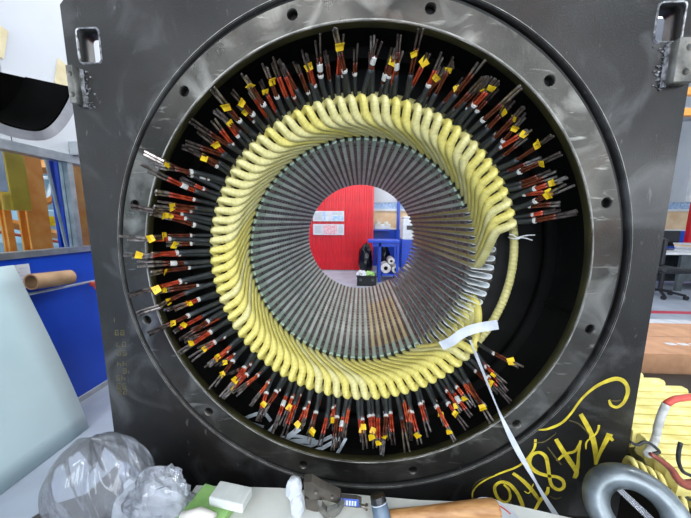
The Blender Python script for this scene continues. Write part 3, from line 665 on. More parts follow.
# 4 (upside down)
stroke(Z4([(82, 358), (120, 420), (160, 480), (190, 530), (180, 560)]), (4.5, 5.5, 5.5, 5, 3.5))
stroke(Z4([(210, 365), (200, 430), (195, 500), (178, 560)]), (2.6, 3, 4.5, 4))
stroke(Z4([(88, 470), (130, 435), (180, 420), (208, 375)]), (3, 3.4, 2.6))
stroke(Z4([(38, 398), (70, 440), (110, 490)]), 2, 'paint_faint'); stroke(Z4([(-40, 375), (20, 372), (80, 330)]), 1.4, 'paint_faint')
# 8
stroke(Z3([(560, 240), (480, 215), (428, 165), (440, 105), (490, 82), (535, 110), (550, 170), (560, 240), (575, 300), (620, 330), (655, 310), (650, 270), (610, 245), (560, 240)]), (4, 4.5, 5.5, 4.2, 3.8, 4.5, 4.2, 4, 4, 4.2, 4, 4, 4, 4), n=70)
stroke(Z3([(560, 370), (600, 390), (640, 380)]), 2, 'paint_faint')
# 1 (upside down)
stroke(Z3([(318, 220), (375, 262), (425, 310), (465, 360), (492, 400)]), (3.6, 4.5, 5, 4.5, 3.6))
stroke(Z3([(552, 312), (545, 350), (500, 400), (455, 482)]), (3, 4.5, 4.5, 3)); stroke(Z3([(395, 340), (425, 352), (455, 290)]), 1.6)
# 6 (upside down)
stroke(Z3([(390, 495), (380, 430), (345, 350), (290, 290), (235, 280), (198, 310), (205, 360), (235, 402), (275, 412), (300, 380), (290, 330), (258, 295)]), (4.6, 4.5, 4.4, 4.2, 3.8, 3.8, 3.6, 3.4, 3.2, 3, 2.6), n=60)
stroke(Z3([(300, 400), (312, 440), (322, 480)]), 2, 'paint_faint')
# faint stencilled figures on the left of the plate
rows = [(112, 130, '1'), (128, 185, '98'), (135, 235, '70'), (138, 272, '95'), (138, 318, '44'), (150, 350, '6'), (132, 380, '54'), (135, 415, '95'), (140, 440, '22')]
SEG = {'0': 'abcdef', '1': 'bc', '2': 'abged', '4': 'fgbc', '5': 'afgcd', '6': 'afgedc', '7': 'abc', '8': 'abcdefg', '9': 'abcdfg'}
SEGP = {'a': ((0, 1), (1, 1)), 'b': ((1, 1), (1, .5)), 'c': ((1, .5), (1, 0)), 'd': ((0, 0), (1, 0)), 'e': ((0, 0), (0, .5)), 'f': ((0, .5), (0, 1)), 'g': ((0, .5), (1, .5))}
for (zx, zy, txt) in rows:
    for j, c in enumerate(txt):
        cx_, cy_ = 90+(zx-12*(len(txt)-1)+24*j)/4.32, 290+zy/4.32; mb = MB()
        for sg in SEG[c]:
            (u0, v0), (u1, v1) = SEGP[sg]; a_ = atY(cx_+1.6-3.2*u0, cy_-2.2+4.4*v0, -.0004); b_ = atY(cx_+1.6-3.2*u1, cy_-2.2+4.4*v1, -.0004)
            mb.ribbon([a_, b_], .0028, (0, -1, 0), .0004)
        part('stencil_digit', mb, M['paint_faint'], st)

# ---- laminated core
NS = 90; PITCH = 360/NS; Y0, Y1 = .458, 2.17; RB = .63
SA = [-5+PITCH*j for j in range(NS)]                   # slot angles
core = part('core_yoke', MB().lathe([(.79*S, Y0*S), (.9*S, Y0*S), (.9*S, Y1*S), (.79*S, Y1*S), (.79*S, Y0*S)], CZ, n=180), M['core'], st, auto=30)
SWD = .026                                             # slot width
mb = MB(); NP = 26; L_ = (Y1-Y0)/NP
for i in range(NP):
    a_ = Y0+i*L_; b_ = a_+L_*.74
    t0 = RB*2*PI/NS-SWD; t1 = .79*2*PI/NS-SWD
    vs = [(x, y, z) for y in (a_, b_) for (x, z) in ((RB, -t0/2), (RB, t0/2), (.79, t1/2), (.79, -t1/2))]
    mb.add([Vector(v)*S for v in vs], [(0, 1, 2, 3), (7, 6, 5, 4), (0, 4, 5, 1), (1, 5, 6, 2), (2, 6, 7, 3), (3, 7, 4, 0)])
t0 *= .8
mb.add([Vector(v)*S for v in [(x, y, z) for y in (Y0+.01, Y1-.01) for (x, z) in ((RB+.012, -t0/2), (RB+.012, t0/2), (.79, t1/2.4), (.79, -t1/2.4))]], [(0, 1, 2, 3), (7, 6, 5, 4), (0, 4, 5, 1), (1, 5, 6, 2), (2, 6, 7, 3), (3, 7, 4, 0)], 1)
tooth_me = mb.mesh('core_tooth', [M['tooth'], M['core']])
def about(th): return Matrix.Translation(CZ) @ Matrix.Rotation(-math.radians(th), 4, 'Y')
for j in range(NS): inst('core_tooth', tooth_me, core, about(SA[j]+PITCH/2))
# slot wedges, four lengths in each closed slot
WY = [(Y0-.035, Y0+.09), (Y0+.092, .98), (.982, 1.5), (1.502, Y1)]
wed = []; straw = []
for (a_, b_) in WY:
    h0, h1 = RB+.002, RB+.014; w0, w1 = SWD*.96, SWD*1.0
    mb = MB(); mb.add([Vector(v)*S for v in [(x, y, z) for y in (a_, b_) for (x, z) in ((h0, -w0/2+.003), (h0-.002, 0), (h0, w0/2-.003), (h0+.003, w0/2), (h1, w1/2), (h1, -w1/2), (h0+.003, -w0/2))]],
        [tuple(range(7)), tuple(range(13, 6, -1))]+[(i, (i+1) % 7, (i+1) % 7+7, i+7) for i in range(7)])
    if not straw: tips = mb.mesh('slot_wedge', M['wedge_tip'])
    straw.append(mb.mesh('slot_wedge', M['wedge3']))
    wed.append((mb.mesh('slot_wedge', M['wedge']), mb.mesh('slot_wedge', M['wedge2'])))
for j in range(8, 78):
    for k_, (m1, m2) in enumerate(wed):
        inst('slot_wedge', tips if k_ == 0 else straw[k_] if 71 <= j <= 76 and k_ in (1, 2) else (m2 if (j*7+k_*3) % 5 == 0 else m1), core, about(SA[j]))

# ---- slot liners in the open slots
def liner_mesh(y0):
    hw_ = SWD/2-.0008; th_ = .0016; prof = [(RB+.006, -hw_), (.732, -hw_), (.743, -hw_*.75), (.748, 0), (.743, hw_*.75), (.732, hw_), (RB+.006, hw_)]
    inn = [(RB+.006, hw_-th_), (.731, hw_-th_), (.740, hw_*.75-th_), (.745, 0), (.740, -hw_*.75+th_), (.731, -hw_+th_), (RB+.006, -hw_+th_)]
    poly = prof+inn; mb = MB(); n = len(poly); ring = []
    for (y, wf, rf) in ((y0, 1.32, .008), (y0+.03, 1.08, .003), (Y0, 1, 0), (Y1-.02, 1, 0)):
        ring.append([Vector((r+rf*(1 if r > .7 else -.4), y, z*wf))*S for r, z in poly])
    vs = [v for rr in ring for v in rr]; fs = []
    for i in range(3):
        for k_ in range(n): fs.append((i*n+k_, i*n+(k_+1) % n, (i+1)*n+(k_+1) % n, (i+1)*n+k_))
    h = len(prof)
    for base in (0, 3*n):
        for k_ in range(h-1): fs.append((base+k_, base+k_+1, base+n-2-k_, base+n-1-k_))
    return mb.add(vs, fs).mesh('slot_liner', M['liner'], smooth=False)
lm = liner_mesh(Y0-.062); open_slots = [7, 6, 5, 4, 3, 2, 1, 0]+list(range(89, 76, -1))
for i, j in enumerate(open_slots):
    o = bpy.data.objects.new('slot_liner', lm); COL.objects.link(o); o.matrix_basis = about(SA[j])
    tag(o, '%s white paper slot liner counting down from upper end of unwedged slots' % ORD[i], 'slot liner', 'paper liners in the open slots')

# ---- coils
NC = 78; K0 = 13.; SW_ = 18.
CTRL = [(.668, -SW_, Y1-.02), (.668, -SW_, 1.2), (.668, -SW_, .47), (.668, -SW_, .43), (.667, -SW_+.8, .40), (.669, -SW_+4, .365), (.672, -SW_+8, .33), (.677, -SW_+12, .297), (.683, -SW_+15, .270), (.695, -SW_+16.9, .252),
        (.714, -.45, .240), (.735, -.05, .232), (.754, .3, .228), (.767, .8, .242), (.769, 1.4, .264), (.770, 4, .294), (.763, 8, .335), (.757, 12, .375), (.740, 16, .415), (.719, SW_, .445), (.713, SW_, .48), (.713, SW_, .6)]
def coil_mesh(name, m, seed):
    r_ = random.Random(seed); P = []
    for (r, th, Y) in CTRL: a = math.radians(th); P.append(Vector((r*math.cos(a), Y, r*math.sin(a)))*S)
    pts = [P[0], P[1]]+smooth_path(P[2:], 92); n = 10
    shape = []
    for i in range(n):
        a = 2*PI*i/n+.31; c, s = math.cos(a), math.sin(a); e = .55
        shape.append((math.copysign(abs(c)**e, c), math.copysign(abs(s)**e, s)))
    rad = []; k = len(pts)
    for i in range(k):
        if i < 2: hh, ww = .021, .0112
        else:
            u = (i-2)/(k-3)*(len(P)-3)+2; f_ = min(1, max(0, (u-2.2)/2.2)); g = min(1, max(0, (u-17)/2.5))
            hh = .021+.0015*f_; ww = .0112+.0048*f_-.0045*g
            if 8 < u < 16: g2 = math.sin((u-8)/8*PI); hh *= 1-.27*g2; ww *= 1+.16*g2
            if 11.2 < u < 13.4: hh *= 1-.22*math.sin((u-11.2)/2.2*PI)
            wob = 1+.018*((i*.83) % 1)+.012*r_.uniform(-1, 1); hh *= wob; ww *= wob
        rad.append((hh*S, ww*S))
    mb = MB().tube(pts, rad, n, ref=(1, 0, 0) if False else P[2].normalized()*1+Vector((0, 0, 0)), shape=shape)
    me = mb.mesh(name, m, smooth=True)
    at = me.attributes.new('along', 'FLOAT', 'POINT'); d = [0.]
    for i in range(1, k): d.append(d[-1]+(pts[i]-pts[i-1]).length)
    vals = []
    for i in range(k): vals += [d[i]]*n
    at.data.foreach_set('value', vals)
    org = Vector((.745*S, .228*S, 0)); me.transform(Matrix.Translation(-org)); return me
coil_me = [coil_mesh('coil_body', M['coil'], 1), coil_mesh('coil_body', M['coil2'], 2), coil_mesh('coil_body', M['coil'], 3)]
ORG = Vector((.745*S, .228*S, 0))
# yellow tag shapes
def tag_mesh(v):
    mb = MB(); w_, h_ = .026*S, .030*S; t_ = .0016*S; b1, b2 = (.25, -.5, .4)[v], (.55, .2, -.3)[v]; vs = []
    rowsu = [-.5, 0, .5]
    for i, u in enumerate(rowsu):
        z = (b1*w_*.35 if i == 0 else (b2*w_*.45 if i == 2 else 0))
        for vv in (-.5, .5): vs += [Vector((u*w_, vv*h_*(1+.25*u), z)), Vector((u*w_, vv*h_*(1+.25*u), z+t_))]
    fs = []
    for i in range(2):
        a = i*4; b = a+4
        fs += [(a, a+2, b+2, b), (a+1, b+1, b+3, a+3), (a, b, b+1, a+1), (a+2, a+3, b+3, b+2)]
    fs += [(0, 1, 3, 2), (8, 10, 11, 9)]
    return mb.add(vs, fs).mesh('wire_tag', M['tag'])
tag_me = [tag_mesh(i) for i in range(3)]
def frame(d, up):
    d = d.normalized(); s = d.cross(up).normalized(); n = s.cross(d); return Matrix((d, s, n)).transposed()
def lead(parent, th, j, r_):
    left = 152 < th % 360 < 200; top = 40 < th % 360 < 150; bot = 200 <= th % 360 <= 330
    th0 = th+(1.0 if j == 0 else 2.7)+r_.uniform(-.3, .3); Yb = (.262 if j == 0 else .288)
    r0 = .752
    dth = r_.gauss(0, 1.9)-(1.0 if j else 0)
    L = r_.uniform(.135, .165)
    rise = r_.uniform(.19, .28)
    if left and r_.random() < .65: L = r_.uniform(.19, .26); rise = r_.uniform(.29, .34)
    elif top and r_.random() < .06: rise = .30; L = .20
    if j == 1: L *= .92; rise *= .9
    bend = r_.gauss(0, 1.2)
    C_ = [(r0-.03, th0, Yb+.01), (r0+.02, th0+.1*dth, Yb-.002), (r0+L*.42, th0+.35*dth+bend*.3, Yb-rise*.33), (r0+L*.7, th0+.68*dth+bend*.2, Yb-rise*.66), (r0+L, th0+dth, Yb-rise)]
    P = smooth_path([cyl(*c) for c in C_], 20)
    # keep the run off the flange: points deeper than the ring face stay inside its bore
    def ok(p): return Vector((p.x, 0, p.z-ZC)).length < .915*S or p.y < -.012
    P = [p for p in P]
    for i, p in enumerate(P):
        if not ok(p):
            rr = Vector((p.x, 0, p.z-ZC)); rr = rr.normalized()*(.912*S); P[i] = Vector((rr.x, p.y, rr.z+ZC))
    i1 = r_.choice((11, 12, 12, 13)); i2 = r_.choice((16, 16, 17, 17))
    sr_ = (.0125 if j == 0 else .0105)*S
    sl_ = part('lead_sleeve', MB().tube(P[:i1+1], sr_, 7), M['sleeve'], parent, smooth=True)
    em = M[r_.choice(['enamel1', 'enamel1', 'enamel3', 'enamel2'] if bot else (['enamel2', 'enamel2', 'enamel1'] if not left else ['enamel1', 'enamel2']))]  # redder low leads, browner high ones: light put into colour, plus wire variety
    D = (P[i1]-P[i1-2]).normalized(); sd = D.cross(Vector((0, 1, 0))).normalized(); nn = D.cross(sd).normalized()
    nst = r_.choice((2, 2, 3)); wm = MB(); bm_ = MB(); spread = r_.uniform(.1, .8)
    for q in range(nst):
        ph = 2*PI*q/nst+r_.uniform(0, 1); k1, k2 = .0058*S*math.cos(ph), .0058*S*math.sin(ph)
        f = lambda i: P[i]+sd*k1*(1+spread*max(0, i-i2+2)/4)+nn*k2
        wm.tube([f(i) for i in range(i1-1, i2+1)], (.0062*S, .0052*S), 5)
        e = 20-r_.choice((0, 0, 0, 1)); bm_.tube([f(i) for i in range(i2, e+1)], (.0058*S, .0046*S), 5)
    wr = part('lead_wire', wm, em, parent, smooth=True)
    part('bare_end', bm_, M['bare'] if r_.random() < (.75 if not top else .45) else M['bare2'], wr, smooth=False)  # upper ends more often dull: weaker light put into colour, plus variety
    if r_.random() < .62: part('tape_band', MB().tube([P[i1]-D*.003*S, P[i1]+D*.007*S], sr_*1.06, 8), M['band'], sl_, smooth=False)
    if r_.random() < (.62 if j == 0 else .42):
        i = r_.choice((i2-1, i2, i2+1)); d = (P[i+1]-P[i-1]).normalized()
        fr_ = frame(d, (CP-P[i]).normalized()) @ Matrix.Rotation(r_.uniform(-.5, .5), 3, 'Z') @ Matrix.Rotation(r_.uniform(-.6, .6), 3, 'X')
        sc = r_.uniform(.8, 1.15)
        mw = Matrix.Translation(P[i]+(CP-P[i]).normalized()*.008*S+sd*r_.uniform(-.006, .006)*S) @ fr_.to_4x4() @ Matrix.Scale(sc, 4)
        inst('wire_tag', tag_me[r_.randrange(3)], wr, mw)
    elif r_.random() < .12:
        i = i1+2; d = (P[i+1]-P[i-1]).normalized(); part('white_marker', MB().tube([P[i]-d*.014*S, P[i]+d*.014*S], .0125*S, 8), M['band'], wr)
count = {}; order = []
for k_ in range(NC):
    th = K0+PITCH*k_; ck = ((90-th) % 360)/30; order.append((ck, k_))
labels = {}
for ck, k_ in sorted(order):
    h = int(ck); count[h] = count.get(h, 0)+1
    labels[k_] = '%s yellow taped coil clockwise past the %s o\'clock point of the winding' % (ORD[count[h]-1], HOUR[h])
for k_ in range(NC):
    th = K0+PITCH*k_; r_ = random.Random(100+k_)
    rotm = Matrix.Rotation(-math.radians(th), 4, 'Y')
    loc = CZ+(rotm @ ORG)
    t = thing('stator_coil', loc, labels[k_], 'coil', 'yellow taped coils of the winding', rot=rotm)
    me = coil_me[1] if (45 < th < 175 and r_.random() < .75) or r_.random() < .15 else coil_me[0 if k_ % 2 else 2]
    o = bpy.data.objects.new('coil_body', me); COL.objects.link(o); o.parent = t
    for j in (0, 1): lead(t, th, j, r_)

# ---- bracing rope ring, ties, ribbons
rp = [cyl(.818, a, .335) for a in range(-75, 42, 3)]
t = thing('bracing_rope', cyl(.818, -20, .335), 'yellow bracing rope bridging the gap in the coils', 'rope')
rm = MB(); full = [cyl(.818, a, .335) for a in [i*3 for i in range(121)]]
part('rope_core', MB().tube(full, [.0195*S*(1+.03*math.sin(i*2.7)) for i in range(121)], 10, caps=False), M['rope'], t, smooth=True)
wrap = MB()
for i in range(46):
    a = -52+i*1.55; c = cyl(.818, a, .335); d = (cyl(.818, a+.5, .335)-c).normalized()
    wrap.tube([c-d*.0035, c+d*.0035], .0203*S, 10)
part('lacing_wrap', wrap, M['rope'], t, smooth=True, kind='stuff')
c = cyl(.818, 7.5, .335)
st_ = thing('string_tie', c, 'white string tie knotted around yellow rope at upper end of gap', 'string')
part('loop', MB().tube([c+Vector((math.cos(a)*.019, math.sin(a)*.019, .004*math.sin(a))) for a in [i*2*PI/14 for i in range(15)]], .0022, 6, caps=False), M['string'], st_)
for d in ((.06, -.03, .012), (.052, -.03, -.008), (-.03, -.02, .014)):
    part('string_tail', MB().tube(smooth_path([c+Vector((.0, -.02, 0)), c+Vector(d)*.5+Vector((0, -.012, .004)), c+Vector(d)], 6), .0024, 5), M['string'], st_)
p_ = [atY(*q, y*S) for q, y in [((441, 346), .20), ((452, 341), .185), ((463, 333), .18), ((477, 328), .185), ((498, 324.5), .19)]]
solo('paper_tag', MB().ribbon(smooth_path(p_, 16), .036, (0, -1, .12), .0008), M['ribbon'], 'white paper strip tucked between the lowest coils at the gap', 'paper strip')
rb = [((470, 340), .2), ((474, 350), .17), ((483, 372), .10), ((494, 400), .03), ((505, 425), -.03), ((517, 449), -.035), ((530, 472), -.04), ((545, 498), -.05), ((562, 524), -.07)]
P = smooth_path([atY(*q, y*S) for q, y in rb], 40)
wds = [.008+.011*abs(math.sin(i*.19+.2)) if i > 5 else .007 for i in range(41)]
nr = [Vector((math.sin(i*.12)*.8, -1, .1)).normalized() for i in range(41)]
solo('white_ribbon', MB().ribbon(P, wds, nr, .0006), M['ribbon'], 'long white ribbon hanging from the gap down across the painted numbers', 'ribbon', smooth=False)
tape = [((436, 356), .205), ((450, 345), .19), ((462, 357), .195)]
# grey-white strips lying in the bottom of the casing
SP = [((186, 382), (196, 393), (206, 408), 7), ((200, 400), (212, 412), (224, 424), 5), ((232, 417), (245, 425), (262, 430), 5), ((240, 420), (262, 413), (271, 421), 4), ((262, 437), (270, 430), (276, 423), 3.2), ((275, 446), (288, 437), (300, 428), 6),
      ((278, 444), (300, 441), (322, 443), 5), ((290, 450), (310, 446), (332, 436), 4), ((300, 453), (320, 449), (340, 438), 4), ((334, 458), (340, 449), (346, 438), 3.5), ((280, 438), (297, 436), (315, 440), 3), ((381, 460), (383, 446), (384, 433), 5), ((296, 448), (312, 452), (326, 456), 3.5)]
for i, (a, b, c, wd) in enumerate(SP):
    Yd = (.10+.02*(i % 4))*S
    P = smooth_path([atY(*a, Yd), atY(*b, Yd+.012), atY(*c, Yd+.03)], 10); P2 = []
    for p in P:
        rr = Vector((p.x, 0, p.z-ZC)); lim = (1.075-.004*(i % 5))*S
        P2.append(p if rr.length < lim else Vector((rr.normalized().x*lim, p.y, ZC+rr.normalized().z*lim)))
    solo('scrap_strip', MB().ribbon(P2, wd*.0033, (0, -.8, .6), .0008), M['strip'], 'pale grey insulation strip, %s from the left among those below coils' % ORD[i], 'strip', 'strips lying under the lower coils')

# ================================================================== FOREGROUND
TZ = .2
tbm = thing('steel_bench', (0, .5, 0), 'low dark bench carrying the stator housing', 'bench')
poly = [(-1.10, -.32), (.893, -.32), (.893, 1.8), (-.98, 1.8), (-1.0, -.03), (-1.085, -.075), (-1.12, -.15)]
mb = MB(); n = len(poly); mb.add([(x, y, TZ-.04) for x, y in poly]+[(x, y, TZ) for x, y in poly], [tuple(range(n)), tuple(range(2*n-1, n-1, -1))]+[(i, (i+1) % n, (i+1) % n+n, i+n) for i in range(n)])
part('bench_top', mb, M['bench'], tbm)
for (x, y) in ((-.9, -.22), (.8, -.22), (-.9, 1.6), (.8, 1.6)): part('leg', MB().rbox((x, y, .08), (.1, .1, .16), .005), M['bench'], tbm)
# white board on blocks carrying the hand tools
WZ = .335
wb = thing('white_board', (0, -.2, TZ), 'white covered board lying in front of the steel plate', 'board')
poly = [(-.56, -.40), (.66, -.40), (.64, -.12), (.47, -.088), (.20, -.094), (-.25, -.082), (-.53, -.09)]
mb = MB(); n = len(poly); mb.add([(x, y, WZ-.025) for x, y in poly]+[(x, y, WZ) for x, y in poly], [tuple(range(n)), tuple(range(2*n-1, n-1, -1))]+[(i, (i+1) % n, (i+1) % n+n, i+n) for i in range(n)])
part('board', mb, M['cloth'], wb)
for x in (-.45, .5): part('support_block', MB().rbox((x, -.24, (TZ+WZ-.025)/2), (.12, .2, WZ-.025-TZ), .004), M['bench'], wb)
# foam pieces
q = atZ(212, 506, WZ+.03)
solo('green_foam', MB().rbox((q.x-.01, q.y-.005, WZ+.016), (.13, .12, .03), .004, Matrix.Rotation(math.radians(-12), 3, 'Z')), M['green'], 'pale green foam pad under white foam block', 'foam pad')
q = atZ(231, 497, WZ+.045)
solo('white_foam_block', MB().rbox((q.x, q.y, WZ+.047), (.11, .055, .03), .004, Matrix.Rotation(math.radians(-8), 3, 'Z')), M['foam'], 'white foam block lying on the green foam pad', 'foam block')
q = atZ(200, 515, WZ+.03)
solo('foam_roll', MB().tube([q+Vector((-.05, -.01, .0)), q+Vector((.0, -.0, .006)), q+Vector((.05, -.015, .012))], [.013, .015, .012], 10), M['rollwhite'], 'cream foam offcut in front of green pad', 'foam offcut', smooth=True)
# locking pliers
lp = thing('locking_pliers', atZ(340, 495, WZ), 'steel locking pliers with blue label lying on white board', 'pliers')
def zp(x, y, Y=-.14): return atY(x, y, Y)
F = lambda x, y: (280+x/5.758, 470+y/5.75)
def flat(pts, Yp, th, name, m, par):
    P = [atY(*F(*p), Yp) for p in pts]; n = len(P); mb = MB(); mb.add(P+[p+Vector((0, th, .006)) for p in P], [tuple(range(n)), tuple(range(2*n-1, n-1, -1))]+[(i, (i+1) % n, (i+1) % n+n, i+n) for i in range(n)])
    return part(name, mb, m, par)
flat([(135, 70), (180, 68), (230, 100), (290, 130), (345, 155), (355, 200), (300, 185), (230, 165), (175, 170), (140, 140)], -.15, .02, 'upper_jaw_plate', M['toolsteel'], lp)
flat([(330, 165), (350, 180), (445, 190), (470, 200), (470, 215), (440, 218), (345, 205)], -.152, .018, 'handle', M['toolsteel'], lp)
flat([(350, 178), (452, 186), (455, 213), (348, 203)], -.156, .003, 'blue_label', M['blueprint'], lp)
for xx in range(5): flat([(365+xx*16, 186+xx*1.4), (375+xx*16, 187+xx*1.4), (374+xx*16, 203+xx*1.2), (364+xx*16, 202+xx*1.2)], -.1572, .0011, 'label_letter', M['paper'], lp)
flat([(140, 165), (220, 170), (240, 210), (215, 245), (150, 225)], -.147, .016, 'lower_jaw', M['toolsteel'], lp)
flat([(215, 200), (240, 205), (290, 270), (270, 300), (225, 240)], -.164, .010, 'linkage', M['lug'], lp)
flat([(270, 240), (330, 220), (360, 195), (372, 205), (345, 250), (300, 290)], -.166, .010, 'lower_handle', M['lug'], lp)
for (x, y) in ((207, 128), (300, 155), (232, 215)):
    c = atY(*F(x, y), -.153); part('rivet', MB().lathe([(0, -.004), (.004, -.003), (.005, .004), (0, .004)], c, n=12), M['bare'], lp)
c0, c1 = atY(*F(465, 205), -.145), atY(*F(492, 212), -.145); part('adjusting_screw', MB().tube([c0, c1], .005, 10), M['toolsteel'], lp)
c2 = atY(*F(505, 214), -.145); part('screw_knob', MB().tube([c1, c2], .0085, 12), M['toolsteel'], lp)
def crumple(c, d, seed, lb, name='tape_wad', rot=0, m='paper', cat='wad', grp=None, amp=.22): return solo(name, lump(c, d, seed, amp, 3, .8), M[m], lb, cat, grp)
c = atY(*F(82, 105), -.145); crumple(c, (.022, .02, .034), 11, 'upper crumpled white tape wad on pliers jaw')
c = atY(*F(100, 195), -.155); crumple(c, (.020, .02, .036), 12, 'lower crumpled white tape wad beside pliers jaw')
# screwdriver-like grip tool: grey-blue grip with black cap
a, b = atY(377, 494, -.16), atY(383, 522, -.19); d = (b-a)
gt = thing('grip_tool', b, 'grey-blue tool handle with black end cap standing before wooden handle', 'tool')
part('black_cap', MB().tube([a, a+d*.05, a+d*.28], [.014, .0215, .0225], 16), M['black'], gt, auto=40)
part('grip', MB().tube([a+d*.28, a+d*.33, a+d*.36, a+d*.4, a+d*1.6], [.0235, .0235, .0222, .0235, .0255], 16), M['toolblue'], gt, auto=40)
part('ring_line', MB().tube([a+d*.30, a+d*.325], .0238, 16), M['paper'], gt)
# wooden handle
a, b = atY(391, 517, -.17), atY(499, 508.5, -.17)
hd = thing('wooden_handle', a, 'light wooden tool handle with rounded end at bottom centre', 'handle')
d = (b-a); part('shaft', MB().tube([a-d*.02, a, a.lerp(b, .3), a.lerp(b, .6), a.lerp(b, .85), a.lerp(b, .965), b], [.0165, .017, .0185, .022, .0245, .024, .017], 18), M['wood'], hd, auto=50)
part('end_face', MB().tube([b-d*.004, b+d*.004], [.0165, .012], 18), M['wood'], hd)
# white round card with red mark
c = atZ(503, 512, WZ+.012)
cd = thing('round_label', c, 'round white card with red print behind wooden handle end', 'card')
part('disc', MB().lathe([(0, 0), (.075, 0), (.075, .006), (0, .006)], (c.x-.03, c.y-.03, WZ+.002), 'Z', n=48), M['paper'], cd, auto=40)
part('red_print', MB().lathe([(.056, 0), (.061, 0), (.061, .0006), (.056, .0006), (.056, 0)], (c.x-.03, c.y-.03, WZ+.008), 'Z', n=24, a0=.5, a1=1.1), M['rust'], cd)
part('printed_ring', MB().lathe([(.066, 0), (.068, 0), (.068, .0006), (.066, .0006), (.066, 0)], (c.x-.03, c.y-.03, WZ+.008), 'Z', n=48), M['ink_grey'], cd)
# plastic bag with paper wads
c = atY(108, 490, -.15)
def bag_mesh(c, rx, ry, z0, z1, seed):
    nu, nv = 110, 40; vs = []; mb = MB()
    for j in range(nv+1):
        v = j/nv; pr = (.80+.35*math.sin(v*PI*.8))*(1-v**5)**.55
        for i in range(nu):
            a = 2*PI*i/nu; q = Vector((math.cos(a)*1.6, math.sin(a)*1.6, v*1.3+seed))
            f = 1-2.2*abs(noise.noise(q*1.35)); g = 1-2*abs(noise.noise(Vector((q.x*2.6, q.y*2.6, q.z*1.1+7))))
            k = pr*(1+.16*f*(.4+.6*v)+.09*g+.02*noise.noise(q*7)) if v < .999 else .02
            vs.append(Vector((c.x+rx*k*math.cos(a)-.03*v, c.y+ry*k*math.sin(a), z0+(z1-z0)*(v+.05*noise.noise(q*1.1)*v))))
    fs = [(j*nu+i, j*nu+(i+1) % nu, (j+1)*nu+(i+1) % nu, (j+1)*nu+i) for j in range(nv) for i in range(nu)]
    return mb.add(vs, fs)
solo('plastic_bag', bag_mesh(c, .115, .085, TZ+.004, c.z+.175, 4.2), M['bag2'], 'crumpled clear plastic bag at the lower left corner', 'bag', smooth=True)
for i, (x, y, s_) in enumerate([(150, 492, .055), (168, 500, .05), (140, 512, .06), (178, 514, .04)]):
    c = atY(x, y, -.13-.01*i); crumple(c, (s_*1.15, s_*.7, s_*1.1), 31+i, ['tall crumpled white sheet beside plastic bag', 'crumpled white sheet between bag and green foam', 'low crumpled white sheet at bottom of bag', 'small white wad nearest the green foam'][i], 'crumpled_paper', m='paper', cat='paper', grp='crumpled sheets by the bag', amp=.3)
solo('white_film', lump(atY(160, 500, -.17), (.085, .05, .09), 44, .3, 4), M['bag2'], 'torn clear film draped over white crumpled sheets', 'film')

# lifting eye (thick galvanised ring) at lower right
c = atY(635, 512, -.15); R_ = .081; r_ = .031
le = thing('lifting_eye', (c.x, c.y, TZ), 'thick galvanised steel lifting eye in front of painted numbers', 'lifting eye')
ay = ((c-CP).normalized()+Vector((-.12, .25, .12))).normalized(); axx = ay.cross(Vector((0, 0, 1))).normalized(); rot = Matrix((axx, ay, axx.cross(ay))).transposed()
vs = []; fs = []; nu, nv = 56, 20
for i in range(nu):
    a = 2*PI*i/nu
    for j in range(nv):
        b = 2*PI*j/nv; rr = R_+r_*math.cos(b)
        vs.append(c+rot @ Vector((rr*math.cos(a), r_*1.05*math.sin(b), rr*math.sin(a))))
for i in range(nu):
    for j in range(nv): fs.append((i*nv+j, i*nv+(j+1) % nv, ((i+1) % nu)*nv+(j+1) % nv, ((i+1) % nu)*nv+j))
part('eye_ring', MB().add(vs, fs), M['galv'], le, smooth=True)
P = smooth_path([c+Vector((-.035, .05, .05)), c+Vector((.005, .02, .015)), c+Vector((.05, -.02, -.025)), c+Vector((.085, -.05, -.075))], 16)
solo('film_strap', MB().ribbon(P, .017, [Vector((.3*math.sin(i*.5), -1, .5)) for i in range(17)], .001), M['bag'], 'clear twisted plastic strap threaded through the lifting eye', 'strap')

# spare coils stacked on a trestle right of the housing
SX0 = .955
sk = thing('side_trestle', (1.6, .25, 0), 'dark trestle table right of housing under the spare coils', 'table')
part('side_panel', MB().bbox((.897, -.30, 0), (.907, .62, .36)), M['bench'], sk)
part('trestle_top', MB().bbox((.897, -.30, .36), (2.4, .62, .385)), M['bench'], sk)
for (x, y) in ((1.0, -.2), (2.3, -.2), (1.0, .55), (2.3, .55)): part('leg', MB().rbox((x, y, .18), (.06, .06, .36), .004), M['bench'], sk)
def spare(y, z, x0, lb, hw_=.014, hh=.03, skew=.0, xe=None):
    xe = xe or x0+1.15; ln = xe-x0
    t = thing('spare_coil', (x0, y, z-hh), lb, 'coil', 'spare yellow coils stacked beside the housing')
    P = [Vector((xe, y+skew, z)), Vector((x0+ln*.6, y+skew*.6, z)), Vector((x0+ln*.3, y+skew*.2, z)), Vector((x0+.06, y, z)), Vector((x0+.03, y, z)), Vector((x0, y, z))]
    pts = smooth_path(P, 26); n = 10; shape = []
    for i in range(n):
        a = 2*PI*i/n+.31; c, s = math.cos(a), math.sin(a); shape.append((math.copysign(abs(c)**.5, c), math.copysign(abs(s)**.5, s)))
    part('coil_side', MB().tube(pts, [(hh*(1+.012*(i % 2)), hw_*(1+.02*(i % 2))) for i in range(27)], n, shape=shape, ref=(0, 0, 1)), M['coilspare'], t, auto=50)
    return t
rows = []
for i in range(12):
    y = -.11+.033*i; rows.append((y, .465+.0085*i+.003*math.sin(i*1.3), SX0-.05+.004*((i*5) % 4)))
